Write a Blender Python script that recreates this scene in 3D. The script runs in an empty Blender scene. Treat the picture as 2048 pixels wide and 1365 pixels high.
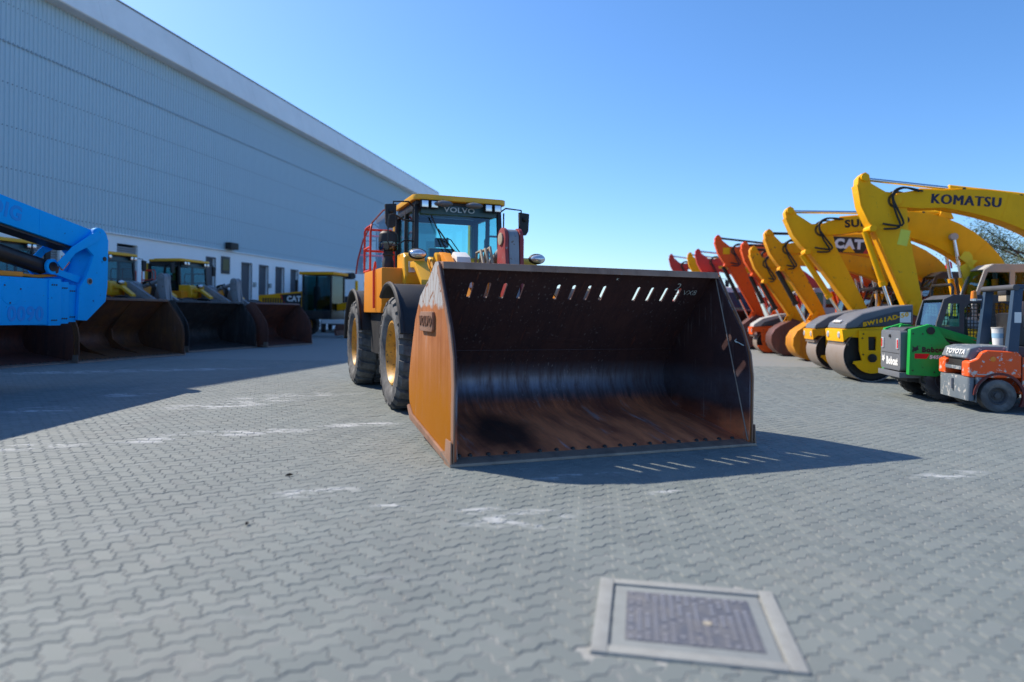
import bpy, bmesh, math, random
import numpy as np
from math import radians as R, sin, cos, pi, atan2, hypot
from mathutils import Vector as V, Matrix
from mathutils.geometry import tessellate_polygon
random.seed(7)
S = bpy.context.scene
C = S.collection

# ------------------------------------------------------------------ camera
cam = bpy.data.cameras.new('camera'); cam_o = bpy.data.objects.new('camera', cam); C.objects.link(cam_o)
cam_o.location = (0, 0, 1.5)
cam_o.rotation_mode = 'XYZ'
cam_o.rotation_euler = (Matrix.Rotation(pi/2, 3, 'X') @ Matrix.Rotation(0.0131, 3, 'Z')).to_euler()
cam.sensor_width = 36; cam.lens = 24.0; cam.shift_y = -55.9/2048
cam.clip_start = .05; cam.clip_end = 3000
cam.dof.use_dof = True; cam.dof.focus_distance = 9.6; cam.dof.aperture_fstop = .72
S.camera = cam_o

# ------------------------------------------------------------------ sky, sun, exposure
SUN_EL, SUN_AZ = R(42.6), R(148.2)            # azimuth counted from +X towards +Y
W = bpy.data.worlds.new('World'); S.world = W; W.use_nodes = True
nt = W.node_tree
sky = nt.nodes.new('ShaderNodeTexSky'); sky.sky_type = 'NISHITA'; sky.sun_disc = False
sky.sun_elevation = SUN_EL; sky.sun_rotation = pi/2 - SUN_AZ
sky.air_density = .9; sky.dust_density = .7; sky.ozone_density = 7.5; sky.altitude = 0
bg = nt.nodes['Background']; bg.inputs[1].default_value = .15
hs = nt.nodes.new('ShaderNodeHueSaturation'); hs.inputs['Saturation'].default_value = 1.10
nt.links.new(sky.outputs[0], hs.inputs['Color']); nt.links.new(hs.outputs[0], bg.inputs[0])
sl = bpy.data.lights.new('sun', 'SUN'); sl.energy = 4.5; sl.angle = R(.53); sl.color = (1, .90, .76)
so = bpy.data.objects.new('sun', sl); C.objects.link(so)
sdir = V((cos(SUN_EL)*cos(SUN_AZ), cos(SUN_EL)*sin(SUN_AZ), sin(SUN_EL)))
so.rotation_euler = (-sdir).to_track_quat('-Z', 'Y').to_euler(); so.location = sdir*60
vs = S.view_settings; vs.view_transform = 'Standard'; vs.look = 'None'; vs.exposure = .58; vs.gamma = 1
vs.use_curve_mapping = False
S.cycles.max_bounces = 8; S.cycles.transparent_max_bounces = 16; S.cycles.use_denoising = True
S.cycles.caustics_reflective = False; S.cycles.caustics_refractive = False; S.cycles.sample_clamp_indirect = 6

# ------------------------------------------------------------------ materials
MATS = {}
def newmat(name):
    m = bpy.data.materials.new(name); m.use_nodes = True
    return m, m.node_tree, m.node_tree.nodes['Principled BSDF']
def ND(nt, t, **k):
    n = nt.nodes.new(t)
    for a, b in k.items(): setattr(n, a, b)
    return n
def noise(nt, scale, detail=4, rough=.6, vec=None, stretch=None):
    n = ND(nt, 'ShaderNodeTexNoise'); n.inputs['Scale'].default_value = scale
    n.inputs['Detail'].default_value = detail; n.inputs['Roughness'].default_value = rough
    if stretch:
        mp = ND(nt, 'ShaderNodeMapping'); mp.inputs['Scale'].default_value = stretch
        nt.links.new(vec, mp.inputs[0]); vec = mp.outputs[0]
    if vec is not None: nt.links.new(vec, n.inputs['Vector'])
    return n.outputs[0]
def ramp(nt, src, a, b):
    n = ND(nt, 'ShaderNodeMapRange'); n.inputs[1].default_value = a; n.inputs[2].default_value = b
    n.clamp = True; nt.links.new(src, n.inputs[0]); return n.outputs[0]
def mixc(nt, fac, a, b):
    n = ND(nt, 'ShaderNodeMix', data_type='RGBA')
    for sck, v in ((n.inputs[0], fac), (n.inputs[6], a), (n.inputs[7], b)):
        if isinstance(v, (int, float)): sck.default_value = v
        elif isinstance(v, (tuple, list)): sck.default_value = (*v, 1)
        else: nt.links.new(v, sck)
    return n.outputs[2]
def mathn(nt, op, a, b=None):
    n = ND(nt, 'ShaderNodeMath', operation=op)
    for i, v in enumerate((a, b)):
        if v is None: continue
        if isinstance(v, (int, float)): n.inputs[i].default_value = v
        else: nt.links.new(v, n.inputs[i])
    return n.outputs[0]
def bump(nt, bs, h, strength, dist=.01):
    b = ND(nt, 'ShaderNodeBump'); b.inputs['Strength'].default_value = strength; b.inputs['Distance'].default_value = dist
    nt.links.new(h, b.inputs['Height']); nt.links.new(b.outputs[0], bs.inputs['Normal'])
def paint(name, col, rough=.4, metal=0., dirt=.25, dcol=(.16, .13, .10), chips=0., ccol=(.09, .06, .05), sc=1.6, bmp=.06, coat=0., spec=.35):
    if name in MATS: return MATS[name]
    m, nt, bs = newmat(name)
    tc = ND(nt, 'ShaderNodeTexCoord').outputs['Object']
    n1 = noise(nt, sc, 6, .65, tc); n2 = noise(nt, sc*9, 4, .6, tc)
    n3 = noise(nt, sc*2.2, 5, .6, tc, (1, 1, .22))
    d = mathn(nt, 'MULTIPLY', ramp(nt, mathn(nt, 'ADD', mathn(nt, 'MULTIPLY', n1, .6), mathn(nt, 'MULTIPLY', n3, .4)), .42, .68), dirt)
    c = mixc(nt, mathn(nt, 'MULTIPLY', n2, .22), col, tuple(v*.72 for v in col))
    c = mixc(nt, d, c, dcol)
    if chips:
        ch = ramp(nt, noise(nt, sc*5.5, 8, .72, tc), .66-.12*chips, .68-.12*chips)
        c = mixc(nt, ch, c, ccol)
    nt.links.new(c, bs.inputs['Base Color'])
    r = ND(nt, 'ShaderNodeMapRange'); r.inputs[3].default_value = rough*.8; r.inputs[4].default_value = min(1, rough*1.5)
    nt.links.new(n1, r.inputs[0]); nt.links.new(r.outputs[0], bs.inputs['Roughness'])
    bs.inputs['Metallic'].default_value = metal
    bs.inputs['Specular IOR Level'].default_value = spec
    if coat: bs.inputs['Coat Weight'].default_value = coat; bs.inputs['Coat Roughness'].default_value = .15
    if bmp: bump(nt, bs, n2, bmp, .02)
    MATS[name] = m; return m
def glass(name, tint, gloss=.10):
    m = bpy.data.materials.new(name); m.use_nodes = True; nt = m.node_tree
    for n in list(nt.nodes): nt.nodes.remove(n)
    o = ND(nt, 'ShaderNodeOutputMaterial'); t = ND(nt, 'ShaderNodeBsdfTransparent'); g = ND(nt, 'ShaderNodeBsdfGlossy')
    t.inputs[0].default_value = (*tint, 1); g.inputs['Roughness'].default_value = .03; g.inputs[0].default_value = (.9, .95, 1, 1)
    f = ND(nt, 'ShaderNodeLayerWeight'); f.inputs[0].default_value = .5
    fac = mathn(nt, 'ADD', mathn(nt, 'MULTIPLY', mathn(nt, 'POWER', f.outputs['Facing'], 4.), .7), gloss+.04)
    mx = ND(nt, 'ShaderNodeMixShader'); nt.links.new(fac, mx.inputs[0]); nt.links.new(t.outputs[0], mx.inputs[1]); nt.links.new(g.outputs[0], mx.inputs[2])
    nt.links.new(mx.outputs[0], o.inputs[0]); MATS[name] = m; return m
YEL = paint('yellow_paint', (.97, .47, .0), .45, dirt=.4, dcol=(.62, .27, .006), chips=.10, ccol=(.40, .20, .03), spec=.22)
YEL2 = paint('amber_paint', (.90, .38, .002), .48, dirt=.4, dcol=(.48, .19, .015), chips=.3, spec=.2)
LOADY = paint('loader_yellow', (.84, .42, .018), .36, dirt=.18, dcol=(.42, .24, .07), coat=.15)
LOADO = paint('loader_amber', (.80, .27, .010), .42, dirt=.25, dcol=(.40, .18, .05))
ORA = paint('orange_paint', (.88, .11, .008), .45, dirt=.25, dcol=(.5, .07, .02), chips=.2, spec=.25)
REDP = paint('red_paint', (.62, .035, .022), .4, dirt=.3, dcol=(.25, .06, .05), chips=.2)
RAIL = paint('rail_red', (.78, .05, .022), .4, dirt=.15)
MAROON = paint('maroon_paint', (.30, .028, .030), .42, dirt=.4, dcol=(.28, .18, .16), chips=.35, ccol=(.3, .27, .25))
GREYS = paint('grey_steel', (.30, .31, .33), .45, .25, dirt=.4, dcol=(.14, .12, .11), chips=.4, ccol=(.15, .1, .07))
DGREY = paint('dark_grey_plastic', (.055, .058, .066), .5, dirt=.35, dcol=(.15, .14, .13))
MGREY = paint('mid_grey_paint', (.13, .14, .16), .42, dirt=.3, dcol=(.22, .21, .2))
LGREY = paint('light_grey_paint', (.42, .42, .40), .5, dirt=.3, dcol=(.25, .22, .18))
BLACK = paint('black_plastic', (.016, .016, .018), .5, dirt=.35, dcol=(.07, .065, .06))
BLKP = paint('black_paint', (.012, .012, .014), .35, dirt=.2)
CABIN = paint('cab_interior', (.045, .055, .06), .7, dirt=.2)
RUBBER = paint('tyre_rubber', (.04, .04, .042), .82, dirt=.75, dcol=(.15, .145, .138), sc=3, bmp=.2)
RUBBER2 = paint('worn_tyre_rubber', (.075, .076, .08), .8, dirt=.85, dcol=(.25, .245, .235), sc=3.5, bmp=.25)
CHROME = paint('chrome_rod', (.75, .76, .78), .16, 1., dirt=.1)
LENS = paint('lamp_lens', (.75, .77, .8), .12, .6, dirt=.1)
AMBER = paint('amber_lens', (.85, .25, .03), .2, dirt=0)
REDL = paint('red_lens', (.62, .01, .02), .2, dirt=0)
GREENL = paint('green_lens', (.01, .28, .10), .25, dirt=0)
WHITEP = paint('white_paint', (.78, .78, .76), .5, dirt=.25, dcol=(.45, .42, .38))
BLUE = paint('boom_blue', (.0, .42, .97), .5, dirt=.35, dcol=(.0, .30, .78), chips=.12, ccol=(.01, .08, .3), spec=.12)
BLUED = paint('boom_blue_faded', (.0, .30, .80), .5, dirt=.2, dcol=(.01, .26, .7))
GREEN = paint('green_paint', (.008, .36, .055), .38, dirt=.3, dcol=(.03, .16, .04), chips=.25, ccol=(.02, .12, .03))
FORKR = paint('forklift_red', (.88, .10, .012), .42, dirt=.3, dcol=(.45, .1, .04), chips=.75, ccol=(.55, .5, .46))
FORKG = paint('forklift_grey', (.12, .155, .19), .45, dirt=.35, dcol=(.3, .3, .29), chips=.7, ccol=(.45, .44, .42))
FORKB = paint('forklift_post', (.022, .052, .10), .42, dirt=.25, dcol=(.1, .12, .14), chips=.2, ccol=(.2, .2, .2))
HOSE = paint('beige_hose', (.42, .35, .25), .6, dirt=.5)
BHOSE = paint('black_hose', (.015, .015, .016), .5, dirt=.3)
TARP = paint('yellow_tarp', (.80, .66, .03), .7, dirt=.3, dcol=(.45, .42, .2))
DRUM = paint('drum_steel', (.36, .30, .26), .45, .45, dirt=.6, dcol=(.26, .17, .11), sc=2.5)
CHALK = paint('chalk', (.75, .8, .74), .9, dirt=.0)
NAVY = paint('navy_letter', (.012, .012, .05), .4, dirt=.1)
GOLDR = paint('gold_rim', (.66, .33, .03), .45, dirt=.65, dcol=(.12, .06, .03), chips=.6, ccol=(.05, .03, .02), sc=4)
BOWL = glass('smoked_bowl', (.26, .12, .06), .06)
GLS = glass('cab_glass', (.44, .80, .80), .05)
GLD = glass('dark_cab_glass', (.22, .46, .48), .0)
SCRN = glass('clear_screen', (.62, .66, .74), .10)

def rustmat(name, cols, dark, metal=.35, rough=.5, lowcol=None, pz=(.2, 1.1), streak=(1, 1, .12), scale=1.5, scrape=None, floor=None):
    m, nt, bs = newmat(name); tc = ND(nt, 'ShaderNodeTexCoord').outputs['Object']
    a = noise(nt, scale, 7, .65, tc); b = noise(nt, scale*3.2, 6, .65, tc, streak); f = noise(nt, 38, 5, .65, tc)
    c = mixc(nt, ramp(nt, a, .35, .65), cols[0], cols[1])
    c = mixc(nt, mathn(nt, 'MULTIPLY', ramp(nt, b, .47, .66), .65), c, dark)
    c = mixc(nt, mathn(nt, 'MULTIPLY', ramp(nt, f, .45, .7), .35), c, cols[0])
    sx = ND(nt, 'ShaderNodeSeparateXYZ'); nt.links.new(tc, sx.inputs[0])
    if lowcol:
        z = ramp(nt, sx.outputs[2], pz[1], pz[0])
        k = ramp(nt, mathn(nt, 'ADD', mathn(nt, 'MULTIPLY', z, .75), mathn(nt, 'MULTIPLY', b, .75)), .45, .95)
        pc = lowcol
        if floor:
            pc = mixc(nt, ramp(nt, noise(nt, 1.5, 7, .65, tc, (.45, 2.6, 1)), .40, .60), lowcol, floor)
            pc = mixc(nt, mathn(nt, 'MULTIPLY', ramp(nt, noise(nt, 2.1, 8, .7, tc, (.35, 3.4, 1)), .58, .66), .55), pc, (.42, .40, .42))
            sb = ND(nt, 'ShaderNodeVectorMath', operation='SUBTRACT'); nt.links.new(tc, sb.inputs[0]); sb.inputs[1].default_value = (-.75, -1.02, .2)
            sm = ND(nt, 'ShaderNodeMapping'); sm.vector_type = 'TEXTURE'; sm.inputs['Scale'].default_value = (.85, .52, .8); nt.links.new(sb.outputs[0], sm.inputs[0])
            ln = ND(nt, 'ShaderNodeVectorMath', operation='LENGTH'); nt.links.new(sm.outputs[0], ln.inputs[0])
            smudge = ramp(nt, mathn(nt, 'ADD', ln.outputs[1], mathn(nt, 'MULTIPLY', noise(nt, 3, 5, .6, tc), .7)), 1.35, .75)  # blurry black patch on one side of the floor
        c = mixc(nt, k, c, pc)
        if floor: c = mixc(nt, mathn(nt, 'MULTIPLY', smudge, .9), c, (.012, .012, .013))
    if scrape:
        z = ramp(nt, mathn(nt, 'ADD', sx.outputs[2], mathn(nt, 'MULTIPLY', noise(nt, 4.5, 5, .6, tc), .5)), 1.80, 1.84)
        vein = ND(nt, 'ShaderNodeTexVoronoi', feature='DISTANCE_TO_EDGE'); vein.inputs['Scale'].default_value = 6
        mp = ND(nt, 'ShaderNodeMapping'); mp.inputs['Rotation'].default_value = (0, .6, 0); mp.inputs['Scale'].default_value = (1.4, 1, .6)
        nt.links.new(tc, mp.inputs[0]); nt.links.new(mp.outputs[0], vein.inputs[0])
        g = mixc(nt, ramp(nt, vein.outputs[0], .06, .02), scrape, (.22, .11, .06))
        c = mixc(nt, mathn(nt, 'MULTIPLY', z, .9), c, g)
    gz = mathn(nt, 'MULTIPLY', ramp(nt, noise(nt, 7, 3, .5, tc, (5, 5, .30)), .64, .69), ramp(nt, a, .40, .62))
    c = mixc(nt, mathn(nt, 'MULTIPLY', gz, .45), c, (.40, .33, .30))
    nt.links.new(c, bs.inputs['Base Color']); bs.inputs['Metallic'].default_value = metal
    if floor:      # worn polished band on the curve; its bluish reflection is put into the colour
        band = mathn(nt, 'MULTIPLY', mathn(nt, 'MULTIPLY', ramp(nt, sx.outputs[2], .36, .52), ramp(nt, sx.outputs[2], .88, .66)), ramp(nt, b, .25, .6))
        nt.links.new(mixc(nt, mathn(nt, 'MULTIPLY', band, .75), c, (.20, .20, .24)), bs.inputs['Base Color'])
        nt.links.new(mathn(nt, 'ADD', mathn(nt, 'MULTIPLY', band, .6), .12), bs.inputs['Metallic'])
    r = ND(nt, 'ShaderNodeMapRange'); r.inputs[3].default_value = rough*.7; r.inputs[4].default_value = min(1, rough*1.5)
    nt.links.new(a, r.inputs[0]); nt.links.new(r.outputs[0], bs.inputs['Roughness'])
    bs.inputs['Specular IOR Level'].default_value = (.25 if floor else .5) if metal > .1 else .15
    bump(nt, bs, f, .12, .02); MATS[name] = m; return m
RUST_OUT = rustmat('rusty_side', ((.36, .125, .040), (.44, .18, .075)), (.17, .055, .022), .05, .55, (.40, .137, .001), (.25, 1.25), (2.5, 1, .10), 1.2, (.40, .42, .42))
RUST_IN = rustmat('bucket_steel', ((.085, .040, .036), (.050, .028, .030)), (.028, .019, .024), .12, .40, (.85, .24, .10), (.10, .50), (.35, 3.0, .5), floor=(.36, .10, .052))  # rust-brown floor, lightened to stand in for light inside the shaded bucket
RUST_FAR = rustmat('far_bucket_steel', ((.17, .060, .040), (.10, .042, .034)), (.05, .032, .034), .3, .5)
RUST_LIP = rustmat('lip_steel', ((.30, .22, .17), (.22, .17, .14)), (.12, .09, .08), .4, .4)
RUST_TOP = rustmat('top_lip_steel', ((.38, .22, .15), (.30, .16, .10)), (.16, .08, .05), .3, .5)
BUCKY = rustmat('yellow_bucket', ((.62, .27, .015), (.52, .20, .015)), (.3, .1, .02), .05, .5)

# ------------------------------------------------------------------ mesh helpers
class P:
    def __init__(s): s.v = []; s.f = []
    def add(s, vs, fs):
        o = len(s.v); s.v += [tuple(v) for v in vs]; s.f += [tuple(i+o for i in f) for f in fs]; return s
    def box(s, x0, x1, y0, y1, z0, z1, M=None):
        vs = [(x, y, z) for x in (x0, x1) for y in (y0, y1) for z in (z0, z1)]
        if M is not None: vs = [M @ V(v) for v in vs]
        return s.add(vs, [(0, 1, 3, 2), (4, 6, 7, 5), (0, 4, 5, 1), (2, 3, 7, 6), (0, 2, 6, 4), (1, 5, 7, 3)])
    def hexa(s, b, t):          # 4 bottom points ccw, 4 top points ccw
        return s.add(list(b)+list(t), [(3, 2, 1, 0), (4, 5, 6, 7), (0, 1, 5, 4), (1, 2, 6, 5), (2, 3, 7, 6), (3, 0, 4, 7)])
    def prism(s, poly, a, b, holes=(), M=None, ax='y', taper=1.):
        "2-D outline (p,q) swept along one axis: ax 'y' -> (p,t,q), 'x' -> (t,p,q), 'z' -> (p,q,t)"
        def mk(p, t):
            q = {'y': (p[0], t, p[1]), 'x': (t, p[0], p[1]), 'z': (p[0], p[1], t)}[ax]
            return M @ V(q) if M is not None else q
        loops = [list(poly)]+[list(h) for h in holes]
        flat = [p for l in loops for p in l]; n = len(flat)
        if holes: tris = tessellate_polygon([[V((p[0], p[1], 0)) for p in l] for l in loops])
        else: tris = [tuple(range(n))]
        fs = [tuple(t) for t in tris]+[tuple(n+i for i in reversed(t)) for t in tris]
        o = 0
        for l in loops:
            k = len(l)
            for i in range(k): fs.append((o+i, o+(i+1) % k, n+o+(i+1) % k, n+o+i))
            o += k
        return s.add([mk(p, a) for p in flat]+[mk(p, b) for p in flat], fs)
    def tube(s, pts, r, n=8, closed=False, r1=None):
        pts = [V(p) for p in pts]; k = len(pts); vs = []; up = None
        for i, p in enumerate(pts):
            a = pts[(i-1) % k] if (closed or i) else p; b = pts[(i+1) % k] if (closed or i < k-1) else p
            t = (b-a).normalized()
            if up is None: up = t.orthogonal().normalized()
            up = (up-t*up.dot(t)).normalized(); sd = t.cross(up)
            rr = r if r1 is None else r+(r1-r)*i/(k-1)
            vs += [p+(up*cos(2*pi*j/n)+sd*sin(2*pi*j/n))*rr for j in range(n)]
        fs = []
        for i in range(k if closed else k-1):
            a, b = i*n, ((i+1) % k)*n
            fs += [(a+j, a+(j+1) % n, b+(j+1) % n, b+j) for j in range(n)]
        if not closed: fs += [tuple(range(n-1, -1, -1)), tuple((k-1)*n+j for j in range(n))]
        return s.add(vs, fs)
    def cyl(s, p0, p1, r, n=16, r1=None): return s.tube([p0, p1], r, n, r1=r1)
    def lathe(s, prof, o=(0, 0, 0), ax='y', n=32, closed=False):
        "profile of (radius, along)"
        vs = []; k = len(prof)
        for j in range(n):
            a = 2*pi*j/n; c, d = cos(a), sin(a)
            for r, t in prof:
                q = {'y': (r*c, t, r*d), 'z': (r*c, r*d, t), 'x': (t, r*c, r*d)}[ax]
                vs.append((q[0]+o[0], q[1]+o[1], q[2]+o[2]))
        fs = []
        for j in range(n):
            a, b = j*k, ((j+1) % n)*k
            for i in range(k if closed else k-1):
                fs.append((a+i, a+(i+1) % k, b+(i+1) % k, b+i))
        return s.add(vs, fs)
    def ball(s, o, rx, ry=None, rz=None, n=12, m=8):
        ry = ry or rx; rz = rz or rx
        prof = [(max(sin(pi*i/m), 1e-3), -cos(pi*i/m)) for i in range(m+1)]
        q = P().lathe(prof, ax='z', n=n)
        return s.add([(x*rx+o[0], y*ry+o[1], z*rz+o[2]) for x, y, z in q.v], q.f)
    def mesh(s, name, bev=0., ang=32, seg=2):
        bm = bmesh.new(); vs = [bm.verts.new(v) for v in s.v]
        for f in s.f:
            try: bm.faces.new([vs[i] for i in f])
            except ValueError: pass
        bmesh.ops.recalc_face_normals(bm, faces=bm.faces)
        if bev:
            es = [e for e in bm.edges if len(e.link_faces) == 2 and e.calc_face_angle(0) > .45]
            bmesh.ops.bevel(bm, geom=es, offset=bev, segments=seg, profile=.7, affect='EDGES', clamp_overlap=True)
        me = bpy.data.meshes.new(name); bm.to_mesh(me); bm.free()
        me.polygons.foreach_set('use_smooth', [True]*len(me.polygons)); me.set_sharp_from_angle(angle=R(ang))
        return me
def link(name, me, mat, parent=None, loc=None, rot=None):
    o = bpy.data.objects.new(name, me); C.objects.link(o)
    if mat is not None and me is not None and not me.materials: me.materials.append(mat)
    if parent is not None: o.parent = parent
    if loc is not None: o.location = loc
    if rot is not None: o.rotation_euler = rot
    return o
def part(name, p, mat, parent, bev=0., label=None, **k):
    o = link(name, p.mesh(name, bev, **k), mat, parent)
    if label: o['label'] = label
    return o
def tag(o, label, cat, group=None):
    o['label'] = label; o['category'] = cat
    if group: o['group'] = group
    return o
def thing(name, label, cat, loc=(0, 0, 0), rz=0., group=None, sc=1.):
    o = bpy.data.objects.new(name, None); C.objects.link(o); o.empty_display_size = .2
    o.location = loc; o.rotation_euler = (0, 0, rz); o.scale = (sc, sc, sc)
    return tag(o, label, cat, group)
def frame(o, x, y):
    x = V(x).normalized(); y = V(y); z = x.cross(y).normalized(); y = z.cross(x)
    M = Matrix((x, y, z)).transposed().to_4x4(); M.translation = V(o); return M
def text(s, size, M, mat, parent, ext=.002, off=0., sx=1., shear=0., name='lettering', spc=None, bold=0.):
    cu = bpy.data.curves.new('txt', 'FONT'); cu.body = s; cu.size = size; cu.extrude = ext; cu.offset = off
    cu.align_x = 'CENTER'; cu.align_y = 'CENTER'; cu.resolution_u = 3; cu.shear = shear; cu.space_character = spc or 1+off/size*2.5
    ob = bpy.data.objects.new('txt', cu); me = bpy.data.meshes.new_from_object(ob)
    bpy.data.objects.remove(ob); bpy.data.curves.remove(cu)
    if bold:                     # heavier strokes: the same outline laid three times, each a hair further out
        bm_ = bmesh.new()
        for k in (0, 1, 2):
            m2 = me.copy(); m2.transform(Matrix.Translation(((k-1)*bold, 0, k*.0012))); bm_.from_mesh(m2); bpy.data.meshes.remove(m2)
        bm_.to_mesh(me); bm_.free()
    me.transform(M @ Matrix.Diagonal((sx, 1, 1, 1))); me.materials.clear()
    return link(name, me, mat, parent)
def bez(p0, p1, p2, n=12):
    return [tuple((1-t)**2*a+2*t*(1-t)*b+t*t*c for a, b, c in zip(p0, p1, p2)) for t in [i/n for i in range(n+1)]]
def arc(cx, cz, r, a0, a1, n):
    return [(cx+r*cos(R(a0+(a1-a0)*i/n)), cz+r*sin(R(a0+(a1-a0)*i/n))) for i in range(n+1)]
def slot2(cx, cy, w, h, n=6):
    r = w/2
    return [(cx+r*cos(pi*i/n), cy+h/2-r+r*sin(pi*i/n)) for i in range(n+1)]+[(cx+r*cos(pi+pi*i/n), cy-h/2+r+r*sin(pi+pi*i/n)) for i in range(n+1)]
def rrect(x0, x1, y0, y1, r, n=4):
    o = []
    for cx, cy, a in ((x1-r, y1-r, 0), (x0+r, y1-r, 90), (x0+r, y0+r, 180), (x1-r, y0+r, 270)):
        o += [(cx+r*cos(R(a+90*i/n)), cy+r*sin(R(a+90*i/n))) for i in range(n+1)]
    return o
def gp(px, py, z=0.):             # point of the ground seen at a pixel of the photograph
    u, v = px-1024, py-682.5; c, s = cos(.0131), sin(.0131)
    x, y = c*u+s*v, -s*u+c*v+55.9
    t = (1.5-z)*1365.333/y
    return V((x*t/1365.333, t, z))
def world(o, rz, x, y): return (o[0]+x*cos(rz)-y*sin(rz), o[1]+x*sin(rz)+y*cos(rz), 0)

WM = {}
def wheel(parent, x, y, z, r, w, side, rim=GOLDR, tread='rock', rub=RUBBER, rimr=.56, n=22):
    "tyre with its rim as sub-part; axle along y, outer face on 'side'"
    key = (r, w, tread, rimr, rub.name, rim.name)
    if key not in WM:
        h = w/2; rr = r*rimr; p = P()
        t0 = r*(.935 if tread != 'smooth' else .985)
        prof = [(rr*.97, -h*.70), (rr*1.06, -h*.80), (r*.70, -h*.99), (r*.80, -h*1.0), (r*.90, -h*.95), (t0, -h*.84), (t0*1.004, -h*.4), (t0*1.006, 0)]
        prof += [(a, -b) for a, b in prof[-2::-1]]
        p.lathe(prof, n=56)
        if tread == 'rock':
            for k in range(n):
                for sg in (-1, 1):
                    a0 = 2*pi*(k+(.5 if sg > 0 else 0))/n; da = 2*pi/n*.34; sk = .10
                    rows = [(t0-.01, r, -.02*sg*0+h*.06), (t0-.01, r*1.0, h*.55), (t0-.012, r*.992, h*.84), (r*.885, r*.925, h*.985)]
                    vs = []
                    for i, (ra, rb, yy) in enumerate(rows):
                        ac = a0+sk*yy/h
                        for rad, dd in ((ra, -da), (rb, -da*.82), (rb, da*.82), (ra, da)):
                            vs.append((rad*cos(ac+dd), sg*yy, rad*sin(ac+dd)))
                    fs = [(0, 1, 2, 3), (15, 14, 13, 12)]
                    for i in range(3):
                        for j in range(4): fs.append((4*i+j, 4*i+(j+1) % 4, 4*i+4+(j+1) % 4, 4*i+4+j))
                    p.add(vs, fs)
        q = P()
        q.lathe([(rr*.99, -h*.72), (rr*1.03, -h*.84), (rr*.97, -h*.86), (rr*.90, -h*.74), (rr*.82, -h*.55), (rr*.78, -h*.30), (rr*.55, -h*.24), (rr*.50, -h*.32), (rr*.36, -h*.34), (rr*.34, -h*.58), (rr*.20, -h*.62), (.001, -h*.62)], n=40)
        q.lathe([(rr*.9, h*.6), (.001, h*.5)], n=24)
        for k in range(12):
            a = 2*pi*k/12; q.cyl((rr*.66*cos(a), -h*.27, rr*.66*sin(a)), (rr*.66*cos(a), -h*.36, rr*.66*sin(a)), rr*.035, 6)
        me, mq = p.mesh('tyre', 0, 40), q.mesh('rim', 0, 30); me.materials.append(rub); mq.materials.append(rim)
        WM[key] = (me, mq)
    me, mq = WM[key]
    t = link('tyre', me, None, parent, (x, y, z), (0, random.random()*6, 0 if side < 0 else pi))
    link('rim', mq, None, t)
    return t
BOLT = P().lathe([(.001, .022), (.014, .022), (.024, .012), (.027, 0), (.027, -.03)], ax='z', n=8).mesh('bolt')
BOLT.materials.append(BLKP)

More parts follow.
